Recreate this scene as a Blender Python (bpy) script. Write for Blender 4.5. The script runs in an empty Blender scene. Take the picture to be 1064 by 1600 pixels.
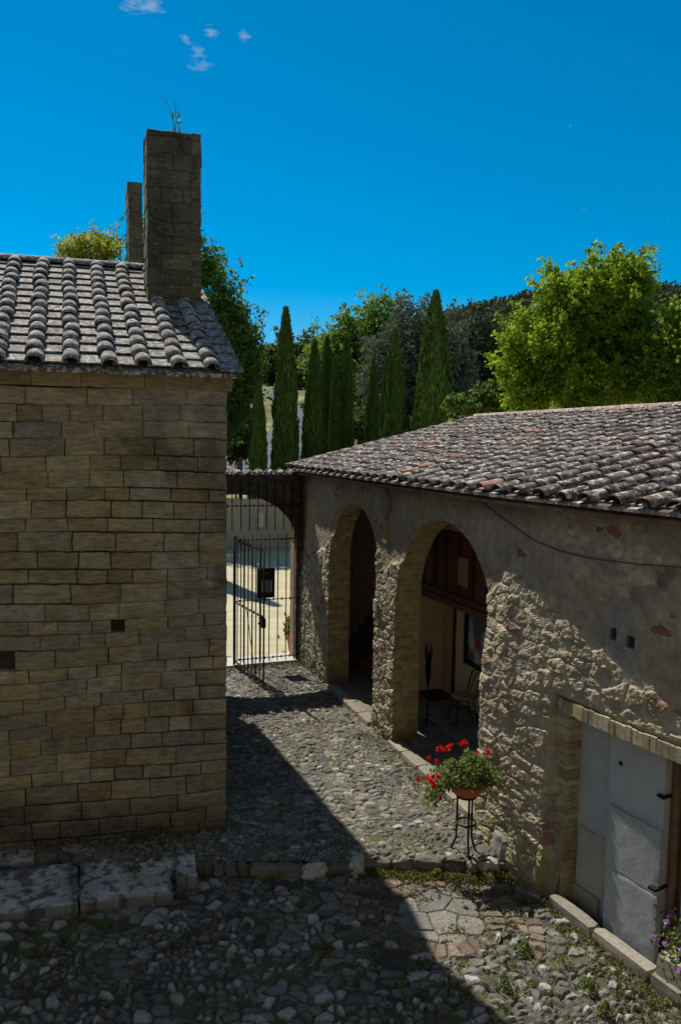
import bpy, math, random
import numpy as np
S = bpy.context.scene
COL = S.collection
rng = np.random.default_rng(7)
random.seed(7)

# ------------------------------------------------------------------ camera, world, sun
H = 4.8
PITCH = math.atan(107/1200)
cam_d = bpy.data.cameras.new('camera'); cam = bpy.data.objects.new('camera', cam_d); COL.objects.link(cam)
cam_d.lens = 27; cam_d.sensor_width = 36; cam_d.clip_end = 3000; cam_d.clip_start = 0.05
from mathutils import Matrix, Vector
cam.matrix_world = Matrix.Translation((0, 0, H)) @ Matrix.Rotation(math.pi/2-PITCH, 4, 'X') @ Matrix.Rotation(.015, 4, 'Z')
S.camera = cam
S.view_settings.view_transform = 'Standard'; S.view_settings.look = 'None'
S.view_settings.exposure = 0.22; S.view_settings.gamma = 1

SUN_AZ = math.radians(-35)       # measured from forward (+Y), negative = left
SUN_EL = math.radians(53.9)
w = bpy.data.worlds.new('World'); S.world = w; w.use_nodes = True
nt = w.node_tree
bg = nt.nodes['Background']
sky = nt.nodes.new('ShaderNodeTexSky'); sky.sky_type = 'NISHITA'; sky.sun_disc = False
sky.sun_elevation = SUN_EL; sky.sun_rotation = SUN_AZ
sky.altitude = 1500; sky.air_density = 1.0; sky.dust_density = 0.4; sky.ozone_density = 4.0
hs = nt.nodes.new('ShaderNodeHueSaturation'); hs.inputs['Saturation'].default_value = 1.55; hs.inputs['Hue'].default_value = 0.485
nt.links.new(sky.outputs[0], hs.inputs['Color'])
# a few small wisps of cloud high in the sky
tc = nt.nodes.new('ShaderNodeTexCoord')
acc = None
def dirv(x, y):
    u = (x-532)/1200.; v = -(y-800)/1200.
    c, s = math.cos(.015), math.sin(.015)
    a = c*u-s*v; b = s*u+c*v; t = math.pi/2-PITCH
    d = Vector((a, b*math.cos(t)+math.sin(t), b*math.sin(t)-math.cos(t))); return d.normalized()
wn = nt.nodes.new('ShaderNodeTexNoise'); wn.inputs['Scale'].default_value = 46; wn.inputs['Detail'].default_value = 7; wn.inputs['Roughness'].default_value = .65
wm = nt.nodes.new('ShaderNodeMapping'); wm.inputs['Scale'].default_value = (1, 1, 3.2); wm.inputs['Rotation'].default_value = (0, .6, 0)
nt.links.new(tc.outputs['Generated'], wm.inputs['Vector']); nt.links.new(wm.outputs[0], wn.inputs['Vector'])
for (cx, cy, rad) in ((220, 0, .034), (238, 8, .024), (305, 88, .019), (318, 98, .017), (383, 54, .014), (330, 50, .012), (290, 60, .010)):
    dn = nt.nodes.new('ShaderNodeVectorMath'); dn.operation = 'DISTANCE'
    nrm = nt.nodes.new('ShaderNodeVectorMath'); nrm.operation = 'NORMALIZE'
    nt.links.new(tc.outputs['Generated'], nrm.inputs[0]); nt.links.new(nrm.outputs[0], dn.inputs[0])
    dn.inputs[1].default_value = dirv(cx, cy)
    mr = nt.nodes.new('ShaderNodeMapRange'); mr.inputs['From Min'].default_value = rad; mr.inputs['From Max'].default_value = 0
    nt.links.new(dn.outputs['Value'], mr.inputs['Value'])
    if acc is None: acc = mr.outputs[0]
    else:
        mx = nt.nodes.new('ShaderNodeMath'); mx.operation = 'MAXIMUM'
        nt.links.new(acc, mx.inputs[0]); nt.links.new(mr.outputs[0], mx.inputs[1]); acc = mx.outputs[0]
a1 = nt.nodes.new('ShaderNodeMath'); a1.operation = 'MULTIPLY_ADD'; a1.inputs[1].default_value = .33; a1.inputs[2].default_value = 0
nt.links.new(acc, a1.inputs[0])
a2 = nt.nodes.new('ShaderNodeMath'); a2.operation = 'ADD'; nt.links.new(a1.outputs[0], a2.inputs[0]); nt.links.new(wn.outputs['Fac'], a2.inputs[1])
a3 = nt.nodes.new('ShaderNodeMapRange'); a3.inputs['From Min'].default_value = .69; a3.inputs['From Max'].default_value = .98; a3.inputs['To Max'].default_value = .6
nt.links.new(a2.outputs[0], a3.inputs['Value'])
mixc = nt.nodes.new('ShaderNodeMixRGB'); mixc.inputs['Color2'].default_value = (3.6, 4.6, 5.6, 1)
nt.links.new(a3.outputs[0], mixc.inputs['Fac']); nt.links.new(hs.outputs[0], mixc.inputs['Color1'])
# unseen pale haze added outside the view, so shade light is less blue
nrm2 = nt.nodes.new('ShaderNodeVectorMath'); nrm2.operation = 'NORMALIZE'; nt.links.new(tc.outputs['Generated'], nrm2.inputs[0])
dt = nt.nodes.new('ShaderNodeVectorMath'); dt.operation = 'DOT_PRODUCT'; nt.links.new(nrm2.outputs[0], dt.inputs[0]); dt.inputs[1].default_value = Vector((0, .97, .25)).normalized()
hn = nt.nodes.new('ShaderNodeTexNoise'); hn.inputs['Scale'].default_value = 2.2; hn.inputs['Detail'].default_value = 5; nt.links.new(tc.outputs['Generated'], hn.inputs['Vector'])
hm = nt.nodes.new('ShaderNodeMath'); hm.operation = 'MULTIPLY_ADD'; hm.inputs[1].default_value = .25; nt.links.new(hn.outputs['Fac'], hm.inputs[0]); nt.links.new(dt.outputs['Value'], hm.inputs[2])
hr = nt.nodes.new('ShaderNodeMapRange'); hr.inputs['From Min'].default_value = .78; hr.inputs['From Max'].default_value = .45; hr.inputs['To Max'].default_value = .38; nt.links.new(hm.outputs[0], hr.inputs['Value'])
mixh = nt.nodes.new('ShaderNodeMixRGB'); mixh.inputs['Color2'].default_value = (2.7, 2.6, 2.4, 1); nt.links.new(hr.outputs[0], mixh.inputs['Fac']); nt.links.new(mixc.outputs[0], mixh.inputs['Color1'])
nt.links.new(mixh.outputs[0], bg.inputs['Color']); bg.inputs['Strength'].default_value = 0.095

sl = bpy.data.lights.new('sun', 'SUN'); so = bpy.data.objects.new('sun', sl); COL.objects.link(so)
sl.energy = 4.9; sl.angle = math.radians(.5); sl.color = (1, .94, .84)
sd = Vector((math.sin(SUN_AZ)*math.cos(SUN_EL), math.cos(SUN_AZ)*math.cos(SUN_EL), math.sin(SUN_EL)))
so.rotation_euler = sd.to_track_quat('Z', 'Y').to_euler()
so.location = (-10, 20, 30)

# ------------------------------------------------------------------ helpers: rays, noise, meshes
def ray(x, y):
    u = (x-532)/1200.; v = -(y-800)/1200.
    c, s = math.cos(.015), math.sin(.015)
    a = c*u-s*v; b = s*u+c*v; t = math.pi/2-PITCH
    return np.array([a, b*math.cos(t)+math.sin(t), b*math.sin(t)-math.cos(t)])
def atz(x, y, z=0.):
    d = ray(x, y); return d*((z-H)/d[2])+np.array([0, 0, H])
def atY(x, y, Y):
    d = ray(x, y); return d*(Y/d[1])+np.array([0, 0, H])

def hsh(ix, iy, iz=0, seed=0):
    n = (ix.astype(np.int64)*374761393 + iy.astype(np.int64)*668265263 + np.asarray(iz).astype(np.int64)*2147483647 + seed*144269504) & 0xffffffff
    n = ((n ^ (n >> 13))*1274126177) & 0xffffffff
    n = ((n ^ (n >> 16))*2246822519) & 0xffffffff
    n = n ^ (n >> 15)
    return (n & 0xffffff)/16777215.
def vn(x, y, z=None, seed=0):
    x = np.asarray(x, float); y = np.asarray(y, float)
    z = np.zeros_like(x) if z is None else np.asarray(z, float)
    ix, iy, iz = np.floor(x), np.floor(y), np.floor(z)
    fx, fy, fz = x-ix, y-iy, z-iz
    fx, fy, fz = [f*f*(3-2*f) for f in (fx, fy, fz)]
    r = 0
    for a in (0, 1):
        for b in (0, 1):
            for c in (0, 1):
                r = r+hsh(ix+a, iy+b, iz+c, seed)*(fx if a else 1-fx)*(fy if b else 1-fy)*(fz if c else 1-fz)
    return r
def fbm(x, y, z=None, seed=0, o=4):
    r = 0; a = .5; t = 0
    for i in range(o):
        k = 2.03**i
        r = r+a*vn(np.asarray(x)*k, np.asarray(y)*k, None if z is None else np.asarray(z)*k, seed+i); t += a; a *= .5
    return r/t
def voro(x, y, seed=0, jit=.85):
    ix, iy = np.floor(x), np.floor(y)
    f1 = np.full(x.shape, 9.); f2 = np.full(x.shape, 9.); idx = np.zeros(x.shape); idy = np.zeros(x.shape)
    for a in (-1, 0, 1):
        for b in (-1, 0, 1):
            cx = ix+a; cy = iy+b
            px = cx+.5+(hsh(cx, cy, 1, seed)-.5)*jit; py = cy+.5+(hsh(cx, cy, 2, seed)-.5)*jit
            d = np.hypot(px-x, py-y)
            m = d < f1
            f2 = np.where(m, f1, np.minimum(f2, d)); f1 = np.where(m, d, f1)
            idx = np.where(m, cx, idx); idy = np.where(m, cy, idy)
    return f1, f2, hsh(idx, idy, 5, seed), hsh(idx, idy, 6, seed)
def sst(a, b, x):
    t = np.clip((x-a)/(b-a), 0, 1); return t*t*(3-2*t)
def mixc3(a, b, t):
    t = np.asarray(t)[..., None]; return np.asarray(a)*(1-t)+np.asarray(b)*t

def meshobj(name, V, F, mat, root=None, col=None, smooth=False):
    V = np.asarray(V, np.float32).reshape(-1, 3)
    if root is not None: V = V-np.array(root.location, np.float32)
    me = bpy.data.meshes.new(name)
    if isinstance(F, np.ndarray):
        k = F.shape[1]; n = len(F)
        me.vertices.add(len(V)); me.vertices.foreach_set('co', V.ravel())
        me.loops.add(n*k); me.loops.foreach_set('vertex_index', F.astype(np.int32).ravel())
        me.polygons.add(n); me.polygons.foreach_set('loop_start', np.arange(0, n*k, k, dtype=np.int32))
        me.update(calc_edges=True); me.validate()
    else:
        me.from_pydata(V.tolist(), [], F); me.update()
    if col is not None:
        col = np.asarray(col, np.float32)
        if col.shape[1] == 3: col = np.hstack([col, np.ones((len(col), 1), np.float32)])
        at = me.color_attributes.new('col', 'FLOAT_COLOR', 'POINT'); at.data.foreach_set('color', col.ravel())
    if smooth is True or smooth is False: fl = np.full(len(me.polygons), smooth)
    else: fl = np.asarray(smooth, bool)
    if len(fl) == len(me.polygons): me.polygons.foreach_set('use_smooth', fl)
    me.materials.append(mat)
    o = bpy.data.objects.new(name, me); COL.objects.link(o)
    if root is not None: o.parent = root
    return o
def tag(o, label=None, cat=None, group=None, kind=None):
    if label: o['label'] = label
    if cat: o['category'] = cat
    if group: o['group'] = group
    if kind: o['kind'] = kind
    return o
def empty(name, loc, label, cat, group=None):
    o = bpy.data.objects.new(name, None); COL.objects.link(o); o.location = loc; o.empty_display_size = .1
    return tag(o, label, cat, group)
def copy_tree(o, parent=None):
    c = o.copy(); COL.objects.link(c)
    if parent is not None: c.parent = parent
    for ch in list(o.children): copy_tree(ch, c)
    return c

class MB:
    """collects vertices / faces / colours of one mesh"""
    def __init__(s): s.V = []; s.F = []; s.C = []; s.n = 0; s.S = []
    def add(s, V, F, c=(.5, .5, .5), sm=False):
        V = np.asarray(V, float).reshape(-1, 3); c = np.asarray(c, float)
        if c.ndim == 1: c = np.tile(c, (len(V), 1))
        s.V.append(V); s.C.append(c)
        for f in (F.tolist() if isinstance(F, np.ndarray) else F): s.F.append([i+s.n for i in f]); s.S.append(sm)
        s.n += len(V)
    def addq(s, V, F, c):      # all-quad fast path
        s.add(V, F, c)
    def build(s, name, mat, root=None, smooth=False):
        V = np.concatenate(s.V); C = np.concatenate(s.C)
        F = s.F
        if all(len(f) == 4 for f in F): F = np.array(F)
        return meshobj(name, V, F, mat, root, C, True if smooth else np.array(s.S))
    def box(s, p0, p1, c=(.5, .5, .5), M=None):
        x0, y0, z0 = p0; x1, y1, z1 = p1
        V = np.array([(x0, y0, z0), (x1, y0, z0), (x1, y1, z0), (x0, y1, z0), (x0, y0, z1), (x1, y0, z1), (x1, y1, z1), (x0, y1, z1)], float)
        if M is not None: V = M(V)
        s.add(V, [(0, 3, 2, 1), (4, 5, 6, 7), (0, 1, 5, 4), (1, 2, 6, 5), (2, 3, 7, 6), (3, 0, 4, 7)], c)
    def tube(s, pts, r, c=(.5, .5, .5), n=6, cap=True):
        pts = np.asarray(pts, float); k = len(pts)
        r = np.full(k, r) if np.isscalar(r) else np.asarray(r, float)
        V = []; prev = None
        for i in range(k):
            t = pts[min(i+1, k-1)]-pts[max(i-1, 0)]; t = t/(np.linalg.norm(t)+1e-9)
            a = prev if prev is not None else (np.array([1., 0, 0]) if abs(t[0]) < .8 else np.array([0, 1., 0]))
            u = a-np.dot(a, t)*t; u /= np.linalg.norm(u)+1e-9; v = np.cross(t, u); prev = u
            for j in range(n):
                q = 2*math.pi*j/n; V.append(pts[i]+r[i]*(math.cos(q)*u+math.sin(q)*v))
        F = [(i*n+j, i*n+(j+1) % n, (i+1)*n+(j+1) % n, (i+1)*n+j) for i in range(k-1) for j in range(n)]
        s.add(V, F, c, True)
        if cap: o = s.n-len(V); s.F += [[o+j for j in range(n)][::-1], [o+(k-1)*n+j for j in range(n)]]; s.S += [False, False]
    def lathe(s, prof, c0, col=(.5, .5, .5), n=24):
        V = [(c0[0]+r*math.cos(2*math.pi*j/n), c0[1]+r*math.sin(2*math.pi*j/n), c0[2]+z) for (r, z) in prof for j in range(n)]
        F = [(i*n+j, i*n+(j+1) % n, (i+1)*n+(j+1) % n, (i+1)*n+j) for i in range(len(prof)-1) for j in range(n)]
        s.add(V, F, col, True)

def mat(name, base=(.5, .5, .5), attr=False, rough=.85, var=.25, vscale=6., bump=.3, bscale=40., bdist=.01, transl=0., metal=0., lichen=None, spec=.3, stretch=(1, 1, 1)):
    m = bpy.data.materials.new(name); m.use_nodes = True; n = m.node_tree.nodes; l = m.node_tree.links
    b = n['Principled BSDF']; b.inputs['Roughness'].default_value = rough; b.inputs['Metallic'].default_value = metal
    b.inputs['Specular IOR Level'].default_value = spec
    tcn = n.new('ShaderNodeTexCoord'); mp = n.new('ShaderNodeMapping'); mp.inputs['Scale'].default_value = stretch
    l.new(tcn.outputs['Object'], mp.inputs['Vector'])
    if attr:
        a = n.new('ShaderNodeAttribute'); a.attribute_name = 'col'; c = a.outputs['Color']
    else:
        a = n.new('ShaderNodeRGB'); a.outputs[0].default_value = (*base, 1); c = a.outputs[0]
    if var > 0:
        no = n.new('ShaderNodeTexNoise'); no.inputs['Scale'].default_value = vscale; no.inputs['Detail'].default_value = 8; no.inputs['Roughness'].default_value = .68
        l.new(mp.outputs[0], no.inputs['Vector'])
        mr = n.new('ShaderNodeMapRange'); mr.inputs['From Min'].default_value = .3; mr.inputs['From Max'].default_value = .7
        mr.inputs['To Min'].default_value = 1-var; mr.inputs['To Max'].default_value = 1+var
        l.new(no.outputs['Fac'], mr.inputs['Value'])
        vm = n.new('ShaderNodeVectorMath'); vm.operation = 'SCALE'; l.new(c, vm.inputs[0]); l.new(mr.outputs[0], vm.inputs['Scale']); c = vm.outputs[0]
    if lichen:
        for (lc, ls, lt, lw) in lichen:
            no = n.new('ShaderNodeTexNoise'); no.inputs['Scale'].default_value = ls; no.inputs['Detail'].default_value = 7; no.inputs['Roughness'].default_value = .7
            l.new(mp.outputs[0], no.inputs['Vector'])
            mr = n.new('ShaderNodeMapRange'); mr.inputs['From Min'].default_value = lt; mr.inputs['From Max'].default_value = lt+lw; l.new(no.outputs['Fac'], mr.inputs['Value'])
            mx = n.new('ShaderNodeMixRGB'); l.new(mr.outputs[0], mx.inputs['Fac']); l.new(c, mx.inputs['Color1']); mx.inputs['Color2'].default_value = (*lc, 1); c = mx.outputs[0]
    l.new(c, b.inputs['Base Color'])
    if bump > 0:
        bn = n.new('ShaderNodeTexNoise'); bn.inputs['Scale'].default_value = bscale; bn.inputs['Detail'].default_value = 8; bn.inputs['Roughness'].default_value = .65
        l.new(mp.outputs[0], bn.inputs['Vector'])
        bp = n.new('ShaderNodeBump'); bp.inputs['Strength'].default_value = bump; bp.inputs['Distance'].default_value = bdist
        l.new(bn.outputs['Fac'], bp.inputs['Height']); l.new(bp.outputs[0], b.inputs['Normal'])
    if transl > 0:
        t = n.new('ShaderNodeBsdfTranslucent'); ms = n.new('ShaderNodeMixShader'); ms.inputs[0].default_value = transl
        l.new(c, t.inputs['Color']); l.new(b.outputs[0], ms.inputs[1]); l.new(t.outputs[0], ms.inputs[2])
        l.new(ms.outputs[0], n['Material Output'].inputs['Surface'])
    return m

M_ground = mat('cobble_stone', attr=True, rough=.8, var=.3, vscale=22, bump=.5, bscale=70, bdist=.008, lichen=[((.36, .35, .31), 17, .66, .08)])
M_ashlar = mat('ashlar', attr=True, rough=.92, var=.5, vscale=8, bump=.9, bscale=38, bdist=.012, stretch=(1, 1, 4.2), lichen=[((.44, .37, .22), 23, .57, .10), ((.06, .05, .035), 7, .64, .14), ((.28, .27, .22), 13, .62, .1), ((.05, .04, .025), 31, .635, .05)])
M_dark = mat('mortar', (.07, .06, .042), rough=1, var=.3)
M_rubble = mat('rubble_and_render', attr=True, rough=.95, var=.34, vscale=9, bump=.9, bscale=55, bdist=.014, lichen=[((.06, .05, .04), 5, .68, .12), ((.34, .3, .22), 15, .66, .1)])
M_tile_a = mat('old_tiles', attr=True, rough=.9, var=.35, vscale=14, bump=.6, bscale=60, bdist=.008, lichen=[((.50, .48, .44), 17, .51, .06), ((.035, .03, .026), 13, .65, .06)])
M_tile_b = mat('weathered_tiles', attr=True, rough=.9, var=.4, vscale=12, bump=.6, bscale=60, bdist=.008, lichen=[((.60, .57, .53), 12, .535, .05), ((.022, .018, .015), 9, .57, .07)])
M_iron = mat('iron', (.012, .011, .01), rough=.6, var=.3, vscale=30, bump=.2, metal=.3)
M_leaf = mat('leaves', attr=True, rough=.6, var=0, bump=0, transl=.5, spec=.3)
M_leafd = mat('dense_leaves', attr=True, rough=.8, var=0, bump=0, transl=.15, spec=.15)
M_bark = mat('bark', (.07, .055, .04), rough=.95, var=.4, vscale=12, bump=.8, bscale=25, bdist=.02)
M_wood = mat('brown_wood', (.12, .045, .022), rough=.6, var=.35, vscale=5, bump=.3, bscale=30, stretch=(6, 6, 1))
M_cream = mat('cream_plaster', (.55, .47, .33), rough=.9, var=.1, vscale=3, bump=.15)
M_white = mat('white_paint', attr=True, rough=.85, var=.08, vscale=3, bump=.2, bscale=25, bdist=.006, lichen=[((.30, .29, .25), 3.2, .55, .2), ((.2, .18, .13), 7, .68, .1)])
M_marble = mat('pale_slab', attr=True, rough=.85, var=.18, vscale=4, bump=.35, bscale=30, bdist=.006, lichen=[((.3, .27, .2), 3.5, .6, .15), ((.46, .49, .51), 5, .62, .1), ((.14, .12, .09), 13, .7, .05)])
M_terra = mat('terracotta', (.42, .13, .06), rough=.8, var=.2, vscale=10, bump=.3)
M_paint = mat('painted_things', attr=True, rough=.7, var=.1, vscale=10, bump=.1)
M_gravel = mat('gravel', (.47, .415, .27), rough=.95, var=.22, vscale=1.6, bump=.6, bscale=90, bdist=.02, stretch=(.5, 1.6, 1))
M_asphalt = mat('asphalt', (.085, .095, .11), rough=.9, var=.2, vscale=.6, bump=.1)
M_grass = mat('grass_slope', (.11, .12, .035), rough=.95, var=.5, vscale=.35, bump=.6, bscale=6, bdist=.1, lichen=[((.3, .27, .11), .25, .5, .15)])
M_petal = mat('petals', attr=True, rough=.6, var=0, bump=0, transl=.3)

def leafquads(Cn, size, colr, up=.0, elong=1.6, nrm=None):
    """leaf-shaped rhombs at the centres Cn"""
    n = len(Cn); size = np.broadcast_to(size, (n,))[:, None]
    u = rng.normal(size=(n, 3)); u[:, 2] += up; u /= np.linalg.norm(u, axis=1)[:, None]
    a = rng.normal(size=(n, 3)) if nrm is None else nrm+rng.normal(size=(n, 3))*.6
    v = np.cross(u, a); v /= np.linalg.norm(v, axis=1)[:, None]+1e-9
    V = np.stack([Cn-u*size*.5*elong, Cn+v*size*.5, Cn+u*size*.5*elong, Cn-v*size*.5], 1).reshape(-1, 3)
    F = np.arange(4*n).reshape(n, 4)
    return V, F, np.repeat(colr, 4, 0)
def leafcol(n, base, var=.25, hue=.1):
    b = np.tile(np.asarray(base, float), (n, 1))
    b *= (1+rng.uniform(-var, var, (n, 1))); b[:, 0] *= 1+rng.uniform(-hue, hue*2, n)
    return np.clip(b, 0, 1)

def rockV(c, size, rz=0, seed=0, n=7, box=.55, rough=.12):
    """rounded rough stone: a cube grid blown towards an ellipsoid"""
    Vs = []; Fs = []; k = 0
    g = np.linspace(-1, 1, n)
    A, B = np.meshgrid(g, g, indexing='ij')
    for ax in range(3):
        for sg in (-1, 1):
            P = np.zeros((n, n, 3)); P[..., ax] = sg; P[..., (ax+1) % 3] = A; P[..., (ax+2) % 3] = B*sg
            Vs.append(P.reshape(-1, 3))
            I = np.arange(n*n).reshape(n, n)+k
            q = np.stack([I[:-1, :-1], I[1:, :-1], I[1:, 1:], I[:-1, 1:]], -1).reshape(-1, 4)
            Fs.append(q); k += n*n
    V = np.concatenate(Vs); F = np.concatenate(Fs)
    sp = V/np.linalg.norm(V, axis=1)[:, None]
    V = V*box+sp*(1-box)*1.15
    d = fbm(sp[:, 0]*1.7+seed*3.1, sp[:, 1]*1.7+seed, sp[:, 2]*1.7, seed, 3)-.5
    V = V*(1+d[:, None]*rough*4*.5)
    V = V*np.asarray(size)*.5
    c0, s0 = math.cos(rz), math.sin(rz)
    V = np.stack([V[:, 0]*c0-V[:, 1]*s0, V[:, 0]*s0+V[:, 1]*c0, V[:, 2]], 1)+np.asarray(c)
    return V, F

# ------------------------------------------------------------------ wall line of the arcade building
P0 = np.array([-.3, 15.29])
def theta(s):
    return np.radians(np.interp(s, [-3, 6.3, 6.9, 8.0, 10, 13], [20.5, 20.5, 25.0, 26.5, 30.0, 30.0]))
_ss = np.linspace(-3, 13, 1601); _th = theta(_ss)
_X = np.concatenate([[0], np.cumsum(np.sin(_th[:-1])*.01)]); _Y = np.concatenate([[0], np.cumsum(-np.cos(_th[:-1])*.01)])
_X += P0[0]-np.interp(0, _ss, _X); _Y += P0[1]-np.interp(0, _ss, _Y)
def WP(s, off=0., z=0.):
    """point on the arcade wall line: s along it (towards the camera), off metres OUTWARD, height z"""
    s = np.asarray(s, float); th = theta(s)
    x = np.interp(s, _ss, _X)-np.cos(th)*off; y = np.interp(s, _ss, _Y)-np.sin(th)*off
    return np.stack([x, y, np.broadcast_to(z, x.shape)+0*x], -1)
ARCH = [(1.60, 1.14, 2.58), (4.95, 1.38, 2.37)]     # centre s, half width, springing height
def sd_open(s, z):
    """signed distance (negative inside) to the openings of the arcade wall"""
    d = np.full(np.shape(s), 9.)
    for (c, r, zs) in ARCH:
        dd = np.where(z > zs, np.hypot(s-c, z-zs)-r, np.abs(s-c)-r)
        d = np.minimum(d, dd)
    dd = np.maximum(np.maximum(7.78-s, s-11.2), z-1.96)
    return np.minimum(d, dd)

# ------------------------------------------------------------------ ground
def spread(lo, hi, step, LO, HI, big):
    a = np.arange(lo, hi+1e-6, step)
    l = []; x = lo; st = step
    while x > LO: st = min(st*1.25, big); x -= st; l.append(x)
    r = []; x = a[-1]; st = step
    while x < HI: st = min(st*1.25, big); x += st; r.append(x)
    return np.concatenate([l[::-1], a, r])
def gridmesh(xs, ys):
    X, Y = np.meshgrid(xs, ys, indexing='ij'); I = np.arange(X.size).reshape(X.shape)
    F = np.stack([I[:-1, :-1], I[1:, :-1], I[1:, 1:], I[:-1, 1:]], -1).reshape(-1, 4)
    return X.ravel(), Y.ravel(), F
GREY = np.array([.185, .185, .175]); TAN = np.array([.27, .25, .20]); PALE = np.array([.42, .41, .37]); DIRT = np.array([.105, .083, .052]); MOSS = np.array([.075, .085, .03])
def stonecol(r1, r2, pale=.9, dark=False):
    if dark:
        c = mixc3(np.array([.105, .098, .085]), np.array([.20, .19, .165]), r1)*(.75+.5*r2)[:, None]
        q = (r1*5.3+r2*3.1) % 1
        return np.where((q > .80)[:, None], mixc3(np.array([.25, .26, .255]), np.array([.37, .37, .34]), r2), c)
    c = mixc3(GREY*.75, TAN, r1); c = c*(.65+.7*r2)[:, None]
    return np.where((r2 > pale)[:, None], PALE*(.8+.3*r1)[:, None], c)
CC = np.array([1.13, 7.71])     # centre of the round paving
def step_y(x): return 8.5+.08*np.sin(x*1.3)+.04*np.sin(x*3.7)
def cobbles(X, Y, cell, amp, seed, pale, dirt=DIRT, gap=1., dark=False):
    wx = (fbm(X*3.1, Y*3.1, seed=seed, o=2)-.5)*.16; wy = (fbm(X*3.1, Y*3.1, seed=seed+1, o=2)-.5)*.16
    wx2 = (fbm(X*16, Y*16, seed=seed+2, o=2)-.5)*.024; wy2 = (fbm(X*16, Y*16, seed=seed+3, o=2)-.5)*.024
    x2 = X+wx+wx2; y2 = Y+wy+wy2
    out = []
    for k_, (cl, asp) in enumerate(((cell, .78), (cell*.66, .88), (cell*1.3, .74))):
        f1, f2, r1, r2 = voro(x2/cl, y2/(cl*asp), seed+k_*7, .95)
        e = (f2-f1)*cl/cell; keep = (r1*7.3 % 1) > .13
        m = sst(.03*gap, .15*gap, e)*sst(.80, .68, f1)*keep
        dome = np.sqrt(np.clip(1-(f1/.86)**2, 0, 1))
        flat = .35+.65*((r2*5.1) % 1)
        h = amp*(.45+.55*((r1*11.7) % 1))*sst(.0, .22+.3*flat, e)*keep*dome
        # a tilt of its own for every stone
        h = h+amp*.35*m*(((r1*17.3) % 1)-.5)*np.sin((x2-np.floor(x2/cl)*cl)/cl*3.1)
        if dark: h = h*np.where(((r1*5.3+r2*3.1) % 1) > .80, 1.25, .75)
        out.append((h, r1, r2, m))
    n_ = fbm(X*1.9, Y*1.9, seed=seed+31, o=3)
    w1 = (n_ < .42); w2 = (n_ > .58)
    h, r1, r2, m = [np.where(w1, out[1][i], np.where(w2, out[2][i], out[0][i])) for i in range(4)]
    h = h+m*(fbm(X*11, Y*11, seed=seed+33, o=3)-.5)*amp*.7
    st = stonecol(r1, r2, pale, dark)*(.8+.4*fbm(X*7, Y*7, seed=seed+35, o=3))[:, None]
    dd = dirt*(.7+.6*fbm(X*5, Y*5, seed=seed+36, o=3))[:, None]
    return h, mixc3(dd, st, m*.92), m
def finish(X, Y, h, c, m, seed):
    h = h+(fbm(X*1.1, Y*1.1, seed=seed+9)-.5)*.06+(fbm(X*32, Y*32, seed=seed+11, o=2)-.5)*.012
    g = sst(.47, .62, fbm(X*1.7, Y*1.7, seed=seed+20))*(1-m)
    c = mixc3(c, MOSS, g*.9)
    return h, c

xs = spread(-4.2, 3.75, .0125, -30, 30, 1.5); ys = spread(5.6, 8.62, .0125, -25, 8.621, .5)
X, Y, F = gridmesh(xs, ys)
h, c, m = cobbles(X, Y, .135, .050, 3, .90, np.array([.06, .05, .034]), 1.5, True)
r = np.hypot(X-CC[0], Y-CC[1]); an = np.arctan2(Y-CC[1], X-CC[0])
rw = r+(vn(X*6, Y*6, seed=77)-.5)*.05
# flags in the middle
f1, f2, r1, r2 = voro(X/.33+(vn(X*5, Y*5, seed=70)-.5)*.3, Y/.31, 71)
mf = sst(.01, .06, f2-f1); hf = .03*mf
cf = mixc3(DIRT, mixc3(np.array([.13, .13, .112]), np.array([.205, .195, .16]), r1)*(.75+.5*fbm(X*6, Y*6, seed=72))[:, None], mf)
k = rw < .46; hf = hf*.6
h = np.where(k, hf, h); c = np.where(k[:, None], cf, c); m = np.where(k, mf, m)
# ring of brick and flat stone laid radially
row = np.floor((rw-.46)/.21); fr = (rw-.46)/.21-row; an = an+(vn(X*5, Y*5, seed=79)-.5)*.09
na = np.maximum(8, np.round(2*math.pi*(.46+.21*(row+.5))/.125)); aa = (an/(2*math.pi)+.5+.013*row)*na; fa = aa-np.floor(aa)
eb = np.minimum(np.minimum(fr, 1-fr)*.21, np.minimum(fa, 1-fa)*.12)
mb = sst(-.004, .02, eb+(fbm(X*12, Y*12, seed=35)-.5)*.03); rr = hsh(np.floor(aa), row, 3, 9)
wear = sst(.35, .6, fbm(X*3.3, Y*3.3, seed=78)); mb = mb*(.35+.65*wear)
cb = mixc3(DIRT, mixc3(np.array([.12, .082, .064]), np.array([.175, .14, .112]), rr)*(.65+.6*(rr*13 % 1))[:, None], mb)
k = (rw >= .46) & ((an > -.75) | (an < -2.7) | (row < 1)) & (fbm(X*2.7, Y*2.7, seed=34)+.10*row < .70) & (rw < .46+.17*3+.25*(vn(X*2, Y*2, seed=33)-.2)) & (an > -2.9)
h = np.where(k, .028*mb, h); c = np.where(k[:, None], cb, c); m = np.where(k, mb, m)
h, c = finish(X, Y, h, c, m, 3)
Z = -.18+h; Z[r > 60] -= .0
tag(meshobj('courtyard', np.stack([X, Y, Z], 1), F, M_ground, None, c, False), 'lower cobbled courtyard with a round brick and flagstone inset', kind='structure')

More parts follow.
